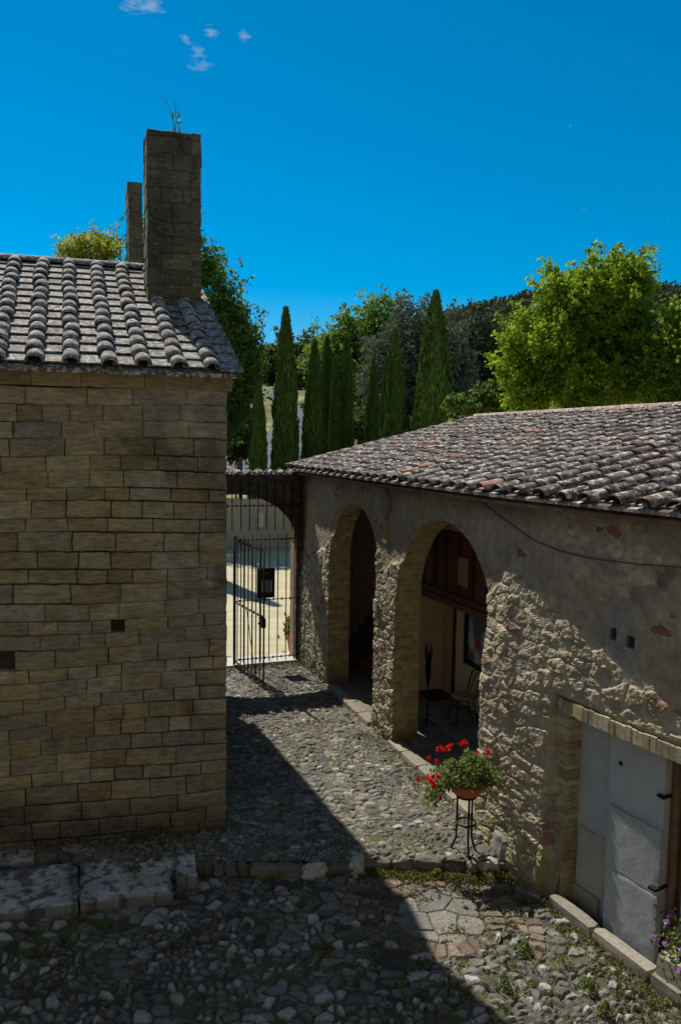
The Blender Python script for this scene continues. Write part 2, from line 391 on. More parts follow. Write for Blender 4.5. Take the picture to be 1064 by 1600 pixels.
xs = spread(-3.9, 2.3, .015, -12, 9, 1.2); ys = spread(8.5, 16.75, .015, 8.49, 16.9, .1)
X, Y, F = gridmesh(xs, ys)
h, c, m = cobbles(X, Y, .108, .030, 15, .94, np.array([.11, .095, .07]), 1.3)
h, c = finish(X, Y, h, c, m, 15)
c = c*.86
edge = sst(.10, 0, Y-step_y(X))
Y = np.maximum(Y, step_y(X))
Z = -.02+h-.02*edge
tag(meshobj('terrace', np.stack([X, Y, Z], 1), F, M_ground, None, c, False), 'upper cobbled passage between the church and the arcade', kind='structure')
# step edge stones
mb_ = MB(); x = -12.; i = 0
while x < 1.95:
    wd = random.uniform(.09, .34) if x > -5 else 1.; cy = step_y(np.array(x+wd/2))+random.uniform(.02, .07)
    V, Fq = rockV((x+wd/2, float(cy), -.105+random.uniform(-.035, .015)), (wd*1.04, random.uniform(.14, .26), .19), random.uniform(-.3, .3), i, 10, .3, .45)
    r1 = random.random(); mb_.add(V, Fq, (np.array([.14, .125, .10]) if r1 < .85 else PALE*.8)*random.uniform(.7, 1.2)); x += wd*.97; i += 1
tag(mb_.build('step_edge', M_ground, None, True), 'low edge of rough stones between courtyard and terrace', kind='structure')

# land sheet: flat near, rising beyond the low wall
def land(X, Y):
    X = np.asarray(X, float); Y = np.asarray(Y, float)
    t = np.clip(Y-36, 0, None)
    z = .07*np.clip(t, 0, 104)+.02*np.clip(t-104, 0, None)+.0008*np.clip(Y-60, 0, 82)**2
    z = z*(1-.4*sst(190, 420, Y))
    bx = (X-110)/130.; by = (Y-330)/120.
    z = z+53*np.exp(-bx**2-by**2)*sst(70, 170, Y)
    z = z+8*np.exp(-((X+62)/55.)**2-((Y-300)/90.)**2)*sst(70, 170, Y)
    return z-.06
xs = np.concatenate([-np.geomspace(1, 1200, 60)[::-1], np.linspace(-.9, .9, 3), np.geomspace(1, 1200, 60)])
ys = np.concatenate([np.linspace(-300, 16, 12), np.linspace(17, 36, 8), np.geomspace(37, 1800, 130)])
X, Y, F = gridmesh(xs, ys); Z = land(X, Y)+(fbm(X*.15, Y*.15, seed=5)-.5)*np.clip(Y-40, 0, 60)*.012
Z = np.where(Y < 17, -.5, Z)
tag(meshobj('ground', np.stack([X, Y, Z], 1), F, M_grass, None, None, True), 'grassy land rising behind the yard', kind='structure')
xs = np.linspace(-26, 26, 120); ys = np.linspace(16.8, 35.8, 60)
X, Y, F = gridmesh(xs, ys); Z = -.012+(fbm(X*.7, Y*.7, seed=8)-.5)*.05
tag(meshobj('gravel_yard', np.stack([X, Y, Z], 1), F, M_gravel, None, None, True), 'sunlit sandy gravel yard beyond the gate', kind='structure')

# road up the hill
def on_land(x, y):
    d = ray(x, y); lo = 30.; p = None
    for k in np.arange(36, 420, .25):
        q = d*(k/d[1])+np.array([0, 0, H])
        if q[2] <= land(q[0], q[1])+.0: return q
    return d*(400/d[1])+np.array([0, 0, H])
L = [(300, 768), (335, 752), (359, 740), (392, 714), (418, 684), (429, 662), (433, 640), (425, 627), (412, 620)]
Rr = [(520, 768), (505, 752), (492, 738), (484, 718), (480, 695), (479, 665), (474, 638), (458, 625), (434, 617)]
def smooth(pts, n=60):
    P = np.array([on_land(*p)[:2] for p in pts]); t = np.linspace(0, 1, len(P)); tt = np.linspace(0, 1, n)
    return np.stack([np.interp(tt, t, P[:, 0]), np.interp(tt, t, P[:, 1])], 1)
Lp = smooth(L); Rp = smooth(Rr)
V = []; nn = 9
for i in range(60):
    for j in range(nn):
        q = Lp[i]*(1-j/(nn-1))+Rp[i]*(j/(nn-1)); V.append((q[0], q[1], float(land(q[0], q[1]))+.5))
I = np.arange(60*nn).reshape(60, nn); F = np.stack([I[:-1, :-1], I[:-1, 1:], I[1:, 1:], I[1:, :-1]], -1).reshape(-1, 4)
tag(meshobj('road', V, F, M_asphalt, None, None, True), 'grey asphalt road curving up the hill between cypresses', kind='structure')
xs = np.linspace(-22, 30, 40); ys = np.linspace(35.9, 44, 8); X, Y, F = gridmesh(xs, ys)
tag(meshobj('road', np.stack([X, Y, land(X, Y)+.4], 1), F, M_asphalt), 'asphalt parking strip just behind the low wall', kind='structure')

# threshold of pale stone under the gateway
DG = np.array([math.cos(math.radians(20.5)), math.sin(math.radians(20.5))])      # direction of the gateway wall, towards the arcade
G0 = np.array([-.80, 16.68])
def GP(k, off=0., z=0.):
    """k metres from the arcade along the gateway (towards the church), off towards the camera"""
    return np.array([G0[0]-DG[0]*k+DG[1]*off, G0[1]-DG[1]*k-DG[0]*off, z])
mb_ = MB()
for i in range(5):
    a, b = .1+.6*i, .1+.6*i+.585
    V = np.array([GP(a, .1, -.05), GP(b, .1, -.05), GP(b, -.55, -.05), GP(a, -.55, -.05), GP(a, .1, .045), GP(b, .1, .045), GP(b, -.55, .045), GP(a, -.55, .045)])
    mb_.add(V, [(0, 1, 2, 3), (4, 7, 6, 5), (0, 4, 5, 1), (1, 5, 6, 2), (2, 6, 7, 3), (3, 7, 4, 0)], np.array([.5, .48, .43])*random.uniform(.9, 1.1))
tag(mb_.build('threshold', M_ground), 'pale stone threshold under the gateway', kind='structure')

# ------------------------------------------------------------------ house behind the camera, unseen, added to bounce warm light
hs_ = empty('unseen_bounce_house', (0, -2.2, 0), 'unseen warm rendered house added behind the camera to bounce light', 'house')
b1 = MB(); xx = [-13, -9, -8, -4.5, -3.5, 3.5, 4.5, 8, 9, 12]
for i in range(len(xx)-1):
    if i % 2 == 0: b1.box((xx[i], -2.6, -.4), (xx[i+1], -2.2, 8.4))
    else:
        for (z0_, z1_) in ((-.4, 1.), (2.4, 4.2), (5.6, 8.4)): b1.box((xx[i], -2.6, z0_), (xx[i+1], -2.2, z1_))
b1.box((-13, -7.6, -.4), (12, -7.2, 8.4)); b1.box((-13, -7.2, -.4), (-12.6, -2.6, 8.4)); b1.box((11.6, -7.2, -.4), (12, -2.6, 8.4))
b1.build('wall', mat('warm_render', (.36, .27, .16), rough=.95, var=.1, vscale=1.5, bump=.3), hs_)
b1 = MB(); b1.box((-13.4, -8, 8.4), (12.4, -1.8, 8.6)); b1.build('roof', M_tile_a, hs_)

# ------------------------------------------------------------------ church
TH = math.radians(15); CW = np.array([-math.cos(TH), -math.sin(TH)]); CN = np.array([math.sin(TH), -math.cos(TH)])   # along (to the left), outward
C0 = np.array([-1.37, 9.25])
VA = math.radians(19.5); VD = np.array([-math.sin(VA), math.cos(VA)]); VN = np.array([math.cos(VA), math.sin(VA)])      # back along the gable side, its outward normal
ASH = [np.array(c_) for c_ in ((.30, .25, .14), (.33, .27, .145), (.28, .245, .16), (.31, .25, .13), (.26, .23, .155), (.34, .28, .16), (.285, .215, .105))]
def blocks(mbx, org, U, N, width, height, ch=(.15, .23), bw=(.28, .58), depth=.2, holes=(), z0=0., top=None, gap=.006, seed=1, dark=1., wav=.02, prot=.012, quoin=False, scar=False):
    rd = random.Random(seed); z = z0; ci = 0
    U = np.array([U[0], U[1], 0.]); N = np.array([N[0], N[1], 0.]); org = np.array([org[0], org[1], 0.])
    while z < z0+height-.04:
        hh = rd.uniform(*ch)
        if z+hh > z0+height-.07: hh = z0+height-z
        u = 0.; first = True
        tint = rd.uniform(.88, 1.1)
        greyz = .5+.5*math.sin(z*1.3+seed)
        while u < width-.02:
            bl = rd.uniform(*bw)*(1.15 if hh > .2 else .95)
            if first: bl *= rd.choice((.6, 1., 1.15)); first = False
            if u+bl > width-.14: bl = width-u
            segs = [(u, u+bl)]
            for (h0, h1, v0, v1) in holes:
                if min(v1, z+hh)-max(v0, z) > .5*min(hh, v1-v0):
                    ns = []
                    for (a, b) in segs:
                        if b <= h0 or a >= h1: ns.append((a, b))
                        else:
                            if h0-a > .03: ns.append((a, h0))
                            if b-h1 > .03: ns.append((h1, b))
                    segs = ns
            for (a, b) in segs:
                zt = z+hh
                if top is not None:
                    if z > min(top(a), top(b)): continue
                g = gap*rd.uniform(.3, 1.5); nx = max(4, int((b-a)/.05)); nz = max(4, int(hh/.045))
                gu = np.concatenate([[0, .03], np.linspace(.12, .88, nx-1), [.97, 1]]); gv = np.concatenate([[0, .06], np.linspace(.2, .8, nz-2), [.94, 1]])
                Ug, Vg = np.meshgrid(gu, gv, indexing='ij')
                uu = a+g+(b-a-2*g)*Ug; vv = z+g+(hh-2*g)*Vg
                eu = np.minimum(Ug, 1-Ug)*(b-a); ev = np.minimum(Vg, 1-Vg)*hh; ed = np.minimum(eu, ev)
                wn_ = fbm(uu*5+seed, vv*5, seed=seed+40, o=3)-.5
                of = prot*rd.uniform(-.6, 1)+wn_*.018-.011*np.exp(-ed/.007)
                of = of+(Ug-.5)*rd.uniform(-.006, .006)+(Vg-.5)*rd.uniform(-.006, .006)
                un = (fbm(uu*16, vv*16, seed=seed+60, o=2)-.5)*.022*(ed < .012)
                vw = vv+wav*np.sin(uu*1.7+z*2.1+seed)+un*.8
                P = org+U*(uu+un)[..., None]+N*of[..., None]; P[..., 2] = vw
                if top is not None:
                    P[..., 2] = np.minimum(P[..., 2], top(uu))
                n0, n1 = P.shape[:2]; V = P.reshape(-1, 3); I = np.arange(n0*n1).reshape(n0, n1)
                Fq = np.stack([I[:-1, :-1], I[1:, :-1], I[1:, 1:], I[:-1, 1:]], -1).reshape(-1, 4).tolist()
                rim = list(I[:, 0])+list(I[-1, 1:])+list(I[-2::-1, -1])+list(I[0, -2:0:-1])
                Vb = V[rim]-N*depth; k0 = len(V); nr = len(rim)
                Fq += [(rim[(i+1) % nr], rim[i], k0+i, k0+(i+1) % nr) for i in range(nr)]
                bc = ASH[rd.randrange(len(ASH))]*rd.uniform(.80, 1.16)*1.08*tint*dark
                gr = np.array([1, 1, 1.])*bc.mean()
                tq = .55*min(1, max(0, 1.6*float(fbm(np.array([a*.6+seed]), np.array([z*.5]), seed=9)[0])-.5+rd.uniform(-.25, .25)+(.25 if quoin and a < .7 else 0)))
                bc = bc*(1-tq)+gr*np.array([1.03, 1., .86])*tq
                cv = np.tile(bc, (len(V)+len(Vb), 1)); vx = np.concatenate([uu.ravel(), uu.ravel()[rim]]); vz = np.concatenate([vv.ravel(), vv.ravel()[rim]])
                cv = cv*(.62+.76*fbm(vx*4.5, vz*14, seed=seed+5, o=4))[:, None]; cv = cv*(1-.45*sst(.6, .72, fbm(vx*1.1, vz*1.1, seed=seed+6)))[:, None]
                if scar:
                    ul = np.concatenate([uu.ravel(), uu.ravel()[rim]]); zl = np.concatenate([V[:, 2], Vb[:, 2]])
                    ln = 3.0-(ul-1.2)*.335; k_ = np.exp(-((zl-ln)/.028)**2)*sst(1.15, 1.3, ul)*.8
                    cv = cv*(1-k_[:, None])+np.array([.30, .20, .09])*k_[:, None]
                    cv = cv*(1-.5*sst(.42, .0, zl-.22*vn(ul*3, zl*3, seed=2)))[:, None]
                mbx.add(np.vstack([V, Vb]), Fq, cv)
            u += bl
        z += hh

RISE = .50; EAVE = 5.56; CDEP = 7.2; CLEN = 9.
church = empty('church', (C0[0], C0[1], 0), 'old church of tan ashlar stone with tiled roof and two piers above its gable', 'church')
b1 = MB()
blocks(b1, C0, CW, CN, CLEN, 5.405+.28, z0=-.28, gap=.0045, seed=3, holes=[(1.225, 1.355, 2.60, 2.78), (2.44, 2.78, 2.22, 2.42)], quoin=True, depth=.26, scar=True)
b1.build('wall', M_ashlar, church)
b1 = MB()
def gable(u):
    u = np.asarray(u, float); return EAVE-.14+np.minimum(u+.1, CDEP-u)*RISE
blocks(b1, C0+VD*.10, VD, VN, CDEP-.1, 8.0, z0=-.28, gap=.0045, seed=11, bw=(.35, .7), ch=(.18, .26), top=gable, depth=.2)
b1.build('wall', M_ashlar, church)
# solid core behind the blocks (dark mortar seen in the joints and the putlog holes)
b1 = MB()
i0 = C0-CN*.17-VN*.15+CW*.02
def P3(p, z): return (p[0], p[1], z)
a = i0; b = i0+CW*(CLEN-.2); c_ = a+VD*(CDEP-.3); d = b+VD*(CDEP-.3)
zt = EAVE-.02; zr = EAVE+RISE*3.6-.25
m1 = (a+c_)/2; m2 = (b+d)/2
V = [P3(a, -.3), P3(b, -.3), P3(c_, -.3), P3(d, -.3), P3(a, zt), P3(b, zt), P3(c_, zt), P3(d, zt), P3(m1, zr), P3(m2, zr)]
b1.add(V, [(0, 4, 5, 1), (2, 3, 7, 6), (1, 5, 9, 7, 3), (0, 2, 6, 8, 4), (4, 8, 9, 5), (6, 7, 9, 8)], (.05, .045, .035))
b1.build('wall_core', M_dark, church)
# cornice
b1 = MB()
Un = np.array([CW[0], CW[1], 0]); Nn = np.array([CN[0], CN[1], 0])
u = -.06; k = 0
while u < CLEN:
    bl = random.uniform(.45, .8); prof = [(-.1, 5.40), (.02, 5.40), (.035, 5.43), (.11, 5.50), (.12, 5.585), (-.1, 5.585)]
    V = []; nxx = 6
    for q in range(nxx):
        uu = u+.003+(bl-.006)*q/(nxx-1)
        for (o_, z_) in prof: V.append(np.array([C0[0], C0[1], 0])+Un*uu+Nn*(o_+random.uniform(-.004, .004))+np.array([0, 0, z_+random.uniform(-.003, .003)]))
    npf = len(prof); Fq = [(q*npf+j, q*npf+(j+1) % npf, (q+1)*npf+(j+1) % npf, (q+1)*npf+j) for q in range(nxx-1) for j in range(npf)]
    Fq += [tuple(range(npf))[::-1], tuple((nxx-1)*npf+j for j in range(npf))]
    b1.add(V, Fq, np.array((.30, .235, .13))*random.uniform(.75, 1.1)); u += bl
b1.build('cornice', M_ashlar, church)

def tile_arch(mbx, p, d, sd_, up, L_, r0, r1, c, n=7, th=.016):
    """a barrel tile: p = middle of its lower end, d = up the slope, sd_ = sideways, up = surface normal"""
    V = []; ks = 3
    for i in range(ks):
        t = i/(ks-1); rr_ = r0*(1-t)+r1*t; cen = p+d*(L_*t)
        for q, off in ((0, 0), (1, -th)):
            for j in range(n+1):
                an_ = math.pi*j/n; R_ = rr_+off
                V.append(cen+sd_*(math.cos(an_)*R_)+up*(math.sin(an_)*R_*.78))
    m_ = n+1; Fq = []
    for i in range(ks-1):
        o0 = i*2*m_; o1 = (i+1)*2*m_
        for j in range(n):
            Fq.append((o0+j, o0+j+1, o1+j+1, o1+j))
    for j in range(n): Fq.append((j, m_+j, m_+j+1, j+1))
    Fq.append((0, 2*m_, 2*m_+m_, m_)); Fq.append((n, m_+n, 3*m_+n, 2*m_+n))
    k0 = len(mbx.F); mbx.add(V, Fq, c, True)
    for i in range((ks-1)*n, len(Fq)): mbx.S[k0+i] = False
def pan(mbx, p, d, sd_, up, L_, wd, c):
    """flat under-tile with raised lips"""
    th = .018; V = []
    pr = [(-wd/2, .03), (-wd/2+.02, .004), (wd/2-.02, .004), (wd/2, .03), (wd/2, -.012), (-wd/2, -.012)]
    for t in (0, 1):
        for (s_, h_) in pr: V.append(p+d*(L_*t)+sd_*s_+up*(h_+(.022 if t == 0 else .0)))
    Fq = [(j, (j+1) % 6, 6+(j+1) % 6, 6+j) for j in range(6)]+[(5, 4, 3, 2, 1, 0), (6, 7, 8, 9, 10, 11)]
    mbx.add(V, Fq, c)
def tiled(mbx, rows, expo, spacing, colf, rj=.008, r0=.105):
    """rows: list of (eave point, unit vector up the slope, side vector, normal, length)"""
    for (p, d, sd_, up, Ln) in rows:
        nt_ = int(math.ceil(Ln/expo)); sh = random.uniform(-.05, .05)
        for i in range(nt_):
            t = i*expo+(sh if i else 0); 
            if t > Ln-.05: break
            LL = min(expo*1.22, Ln-t+.06)
            j1 = random.uniform(-rj, rj); j2 = random.uniform(-.018, .018)*rj/.008
            dd = d+sd_*j2; dd = dd/np.linalg.norm(dd)
            tile_arch(mbx, p+d*t+sd_*j1+up*(.045+.014+random.uniform(-.004, .006)), dd-up*.035, sd_, up, LL, r0*random.uniform(.94, 1.06), r0*.8, colf(), 7)
            pan(mbx, p+d*(t+.08)+sd_*(spacing/2+random.uniform(-rj, rj))+up*.02, d-up*.03, sd_, up, LL, spacing-r0*1.1, colf())

def tcol_a():
    b = random.choice(((.19, .175, .155), (.17, .158, .145), (.22, .2, .18), (.18, .14, .115), (.15, .142, .128)))
    return np.array(b)*random.uniform(.75, 1.2)
Zr = np.array([0, 0, 1.])
def slope_frame(dirh, rise, along):
    d = np.array([dirh[0], dirh[1], rise]); d /= np.linalg.norm(d); a_ = np.array([along[0], along[1], 0.])
    n_ = np.cross(a_, d); n_ = n_/np.linalg.norm(n_)
    if n_[2] < 0: n_ = -n_
    return d, a_, n_
d, a_, n_ = slope_frame(VD, RISE, -CW)
LS = 3.75*math.hypot(1, RISE)
b1 = MB(); rows = []
E0 = np.array([C0[0], C0[1], EAVE+.02])+np.array([CN[0], CN[1], 0])*.26+np.array([VN[0], VN[1], 0])*.07-Zr*.26*RISE*0
for i in range(24):
    rows.append((E0+np.array([CW[0], CW[1], 0])*(.26+i*.385+random.uniform(-.016, .016)), d, a_, n_, LS))
tiled(b1, rows, .30, .385, tcol_a, rj=.014)
# under-sheet of the front and the rear slope
sh0 = E0+np.array([CW[0], CW[1], 0])*-.02+n_*-.0; wv = np.array([CW[0], CW[1], 0])*9.4
b1.add([sh0, sh0+wv, sh0+wv+d*LS, sh0+d*LS, sh0-n_*.05, sh0+wv-n_*.05, sh0+wv+d*LS-n_*.05, sh0+d*LS-n_*.05],
       [(0, 1, 2, 3), (4, 7, 6, 5), (0, 4, 5, 1), (1, 5, 6, 2), (2, 6, 7, 3), (3, 7, 4, 0)], (.13, .11, .09))
rt = sh0+d*LS; bk = rt+np.array([VD[0], VD[1], -RISE])*3.8
b1.add([rt, rt+wv, bk+wv, bk, rt-Zr*.06, rt+wv-Zr*.06, bk+wv-Zr*.06, bk-Zr*.06], [(0, 3, 2, 1), (4, 5, 6, 7), (0, 4, 7, 3), (3, 7, 6, 2), (2, 6, 5, 1)], (.13, .11, .09))
# verge tiles, laid flat along the gable side
for i in range(15):
    t = i*.3
    if t > LS-.1: break
    pan(b1, E0+d*t+np.array([CW[0], CW[1], 0])*.045+n_*.02, d-n_*.03, a_, n_, .36, .26, tcol_a())
b1.build('roof', M_tile_a, church)
# ridge tiles
b1 = MB(); k = 0; u = 0.
while u < 9:
    tile_arch(b1, rt+np.array([CW[0], CW[1], 0])*(u+.45)+Zr*.015, np.array([-CW[0], -CW[1], .03]), np.array([VD[0], VD[1], 0]), Zr, .5, .13, .115, tcol_a()*.8, 7); u += .42
b1.build('ridge_tiles', M_tile_a, church)
# the two piers of the bell gable
def pier(cx_left, cx_right, Yf, ztop, zbase, deep, sd_, scale=1.):
    bx = MB(); pl = atY(cx_left, 330, Yf); 
    Uv = -CW; wdt = (cx_right-cx_left)/1200*Yf/(math.cos(TH)+0.0)*.97
    o = pl[:2]
    prm = dict(z0=zbase, ch=(.16, .27), bw=(.25, .48), depth=.12, seed=sd_, dark=.42, wav=0, prot=.012, gap=.004)
    blocks(bx, o, Uv, CN, wdt, ztop-zbase, **prm)
    Dv = VD
    prm['seed'] += 1; blocks(bx, o+np.array([Dv[0], Dv[1]])*deep, -Dv, CW, deep, ztop-zbase, **prm)
    prm['seed'] += 1; blocks(bx, o+Uv*wdt, Dv, VN, deep, ztop-zbase, **prm)
    prm['seed'] += 1; blocks(bx, o+Uv*wdt+Dv*deep, -Uv, -CN, wdt, ztop-zbase, **prm)
    q = [o+(Uv+Dv)*.02, o+Uv*(wdt-.02)+Dv*.02, o+Uv*(wdt-.02)+Dv*(deep-.02), o+Uv*.02+Dv*(deep-.02)]
    V = [P3(p, zbase) for p in q]+[P3(p, ztop-.015) for p in q]
    bx.add(V, [(0, 1, 5, 4), (1, 2, 6, 5), (2, 3, 7, 6), (3, 0, 4, 7), (4, 5, 6, 7)], (.10, .09, .075))
    return bx.build('bell_gable_pier', M_ashlar, church), o, wdt, Uv, Dv
p1, po, pw, pU, pD = pier(230.5, 311, 10.85, 9.03, 6.1, .52, 31)
p2, _, _, _, _ = pier(201, 221.5, 13.6, 9.22, 6.1, .52, 41)
tag(p1, 'thick stone pier rising from the near roof slope'); tag(p2, 'farther stone pier seen behind the near one')

# weed growing on the near pier
wr = P3(po+pU*(pw*.55)+pD*.2, 9.05)
weed = empty('weed', wr, 'leafy weed with two long bare arching stems on top of the bell gable pier', 'plant')
b1 = MB(); w0 = np.array(wr)
st1 = [w0, w0+[-.02, 0, .16], w0+[-.06, 0, .34], w0+[-.14, 0, .48], w0+[-.22, 0, .545], w0+[-.30, 0, .55]]
st2 = [w0, w0+[.02, 0, .2], w0+[.01, 0, .36], w0+[-.02, 0, .46], w0+[-.07, 0, .52]]
b1.tube(st1, [.006, .005, .004, .003, .003, .002], (.09, .06, .03), 5); b1.tube(st2, [.006, .005, .004, .003, .002], (.09, .06, .03), 5)
b1.build('stem', M_bark, weed)
b1 = MB(); cs = []; 
for i in range(14):
    t = .04+i*.019; sgn = -1 if i % 2 else 1
    cs.append(w0+[sgn*.045+.012, random.uniform(-.03, .03), t+.02])
cs = np.array(cs); V, F, cc = leafquads(cs, .034, leafcol(len(cs), (.14, .13, .035)), up=.6, elong=2.6); b1.add(V, F, cc)
b1.build('leaf', M_leaf, weed)

# pale slabs in front of the church
def slab(pts, z0, z1, lab, seed):
    """pts: four corners front-left, front-right, back-right, back-left"""
    n = 46; g = np.linspace(0, 1, n); A, B = np.meshgrid(g, g, indexing='ij')
    P = [np.array(p[:2]) for p in pts]
    XY = (P[0]*((1-A)*(1-B))[..., None]+P[1]*(A*(1-B))[..., None]+P[2]*(A*B)[..., None]+P[3]*((1-A)*B)[..., None])
    ed = np.minimum(np.minimum(A, 1-A), np.minimum(B, 1-B))
    j = (fbm(XY[..., 0]*6, XY[..., 1]*6, seed=seed, o=3)-.5)
    XY = XY+(np.stack([j, -j], -1))*.06*(ed == 0)[..., None]
    Z = z1+j*.05+(fbm(XY[..., 0]*22, XY[..., 1]*22, seed=seed, o=2)-.5)*.014-.015*(ed < .03)
    V = np.concatenate([XY, Z[..., None]], -1).reshape(-1, 3); I = np.arange(n*n).reshape(n, n)
    Fq = np.stack([I[:-1, :-1], I[1:, :-1], I[1:, 1:], I[:-1, 1:]], -1).reshape(-1, 4).tolist()
    rim = list(I[:, 0])+list(I[-1, 1:])+list(I[-2::-1, -1])+list(I[0, -2:0:-1]); Vb = V[rim].copy(); Vb[:, 2] = z0
    Fq += [(rim[(i+1) % len(rim)], rim[i], n*n+i, n*n+(i+1) % len(rim)) for i in range(len(rim))]
    sc = (.55+.9*fbm(V[:, 0]*5, V[:, 1]*5, seed=seed+3, o=5))*(1-.5*sst(.07, .0, ed.ravel()+.05*(vn(V[:, 0]*14, V[:, 1]*14)-.5)))
    b_ = MB(); b_.add(np.vstack([V, Vb]), Fq, np.vstack([np.array([.40, .40, .375])*(sc*(1-.7*sst(.52, .62, fbm(V[:, 0]*15, V[:, 1]*15, seed=seed+8, o=5)+.12*(B.ravel()-.5))))[:, None], np.tile([.12, .11, .09], (len(Vb), 1))]))
    return tag(b_.build('stone_slab', M_ground, None, False), lab, 'stone slab', 'pale stone slabs at the foot of the church')
Zs = -.04
slab([atz(-160, 1447, Zs), atz(122, 1412, Zs), atz(122, 1345, Zs), atz(-160, 1372, Zs)], -.22, Zs, 'long pale worn slab at the left edge, below the church wall', 1)
slab([atz(125, 1411, Zs), atz(271, 1394, Zs), atz(263, 1329, Zs), atz(125, 1345, Zs)], -.22, Zs, 'broad pale worn slab below the church wall with a weed growing on it', 2)
slab([atz(275, 1371, 0), atz(309, 1367, 0), atz(305, 1326, 0), atz(277, 1327, 0)], -.22, .0, 'small upright block of pale stone next to the broad slab', 3)

# ------------------------------------------------------------------ arcade building
WT = 4.22
def rubble_disp(s, z):
    """outward displacement and colour of the arcade wall skin"""
    ws = (vn(s*3, z*3, seed=50)-.5)*.12; wz = (vn(s*3, z*3, seed=51)-.5)*.12
    f1, f2, r1, r2 = voro((s+ws)/.25, (z+wz)/.145, 52)
    g1, g2, q1, q2 = voro((s+ws)/.085, (z+wz)/.06, 53)
    e = f2-f1; m = sst(.03, .2, e)*(r1 > .12)
    rough = m*(.25+.75*r2)*sst(0, .13, e)*(1+.5*(((r1*9.1) % 1)-.5)*np.sin((z+wz)/.145*6.28))
    fine = (fbm(s*13, z*13, seed=54, o=4)-.5)
    fine2 = (fbm(s*34, z*34, seed=58, o=2)-.5)
    crag = np.abs(fbm(s*6, z*9, seed=61, o=4)-.5)*2
    # where the render has fallen off (rough, standing proud and battered)
    zb = np.interp(s, [-3, -1, -.3, .4, .5, 2.7, 2.75, 2.95, 3.2, 3.6, 6.0, 6.25, 6.75, 7.3, 7.9, 8.5, 9.3, 13], [2.4, 2.5, 2.7, 3.0, 3.0, 3.0, 3.0, 2.86, 2.9, 3.0, 3.0, 3.0, 3.47, 3.18, 2.95, 2.72, 2.45, 1.6])
    zb = zb+(vn(s*4, z*0, seed=55)-.5)*.14+(vn(s*13, z*5, seed=56)-.5)*.10
    R = sst(0, .12, zb-z)
    pr = .035*sst(0, .1, zb-z)+np.where(s > 6.0, .13*sst(0, 1.3, zb-z)*sst(9.6, 6.4, s)*sst(5.95, 6.4, s), .03*sst(0, 1., zb-z))
    dz = R*(.027*rough+.014*fine+.018*fine2+.010*crag*sst(0, .3, zb-z)+pr)+(1-R)*(.006*fine+.004*m)
    dz = dz*(1-.4*sst(7.5, 7.74, s)*(s < 8)*sst(2.15, 1.9, z)*sst(.1, .4, z))
    dz = np.where((s > 7.6) & (z < 2.13), np.minimum(dz, .03), dz)
    # footing
    dz = dz+.10*np.exp(-np.clip(z, 0, 9)/.22)*(s > 5.9)
    plast = mixc3(np.array([.29, .235, .16]), np.array([.40, .335, .24]), fbm(s*1.3, z*1.3, seed=57))
    st = mixc3(np.array([.30, .26, .19]), np.array([.43, .36, .24]), r2)*(.75+.5*r1)[..., None]
    st = np.where((r2 > .965)[..., None], np.array([.24, .15, .11]), st)
    st = np.where((q2 > .93)[..., None], mixc3(np.array([.22, .16, .11]), np.array([.4, .37, .3]), q1*1.)*1., st)
    mort = np.array([.36, .315, .235])
    cr = mixc3(mort, st, m*.9)
    # stones flush in the render
    vis = sst(.36, .55, fbm(s*1.1, z*1.1, seed=59))*m*np.where(s > 5.8, .95, .45)
    cp = mixc3(plast*(.75+.5*fbm(s*2.3, z*2.3, seed=67))[..., None], st*.95*(.6+.8*fbm(s*11, z*11, seed=68))[..., None], vis)
    # a few isolated bricks
    cp = np.where(((r1 > .965) & (e > .25) & (z > 2.2))[..., None], np.array([.24, .10, .065]), cp)
    c = mixc3(cp, cr, R)
    # bluish repair patch with two dark put-in holes
    bp = sst(.34, .2, np.hypot((s-8.35)*1.0, z-2.95)+.15*(fbm(s*5, z*5, seed=66)-.5))*(1-R)
    c = mixc3(c, np.array([.24, .255, .27]), bp*.6)
    for (hs_, hz_) in ((8.30, 2.93), (8.52, 2.90)):
        k_ = (np.abs(s-hs_) < .045) & (np.abs(z-hz_) < .06); dz = np.where(k_, -.05, dz); c = np.where(k_[..., None], np.array([.05, .035, .025]), c)
    # brick rings of the arches
    for (cs_, r_, zs_) in ARCH:
        dd = np.hypot(s-cs_, z-zs_)-r_; an_ = np.arctan2(z-zs_, s-cs_)*r_/.065
        k_ = (dd > 0) & (dd < .27) & (z > zs_-.05)
        br = hsh(np.floor(an_), np.zeros_like(an_), 1, 8); fa_ = an_-np.floor(an_)
        cb_ = mixc3(np.array([.27, .225, .15]), np.array([.36, .30, .21]), br)*(1-.3*(fa_ < .12))[..., None]
        c = np.where(k_[..., None], c*.35+cb_*.65, c); dz = np.where(k_, dz+.004*(fa_ > .12), dz)
    # brick courses of the jambs
    # darker band under the eaves and next to the gate
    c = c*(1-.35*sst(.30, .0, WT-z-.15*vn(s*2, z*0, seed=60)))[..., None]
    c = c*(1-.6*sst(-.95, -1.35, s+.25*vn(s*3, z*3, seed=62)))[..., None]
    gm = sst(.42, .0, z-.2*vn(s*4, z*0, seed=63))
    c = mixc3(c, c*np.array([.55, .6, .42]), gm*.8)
    return dz, c
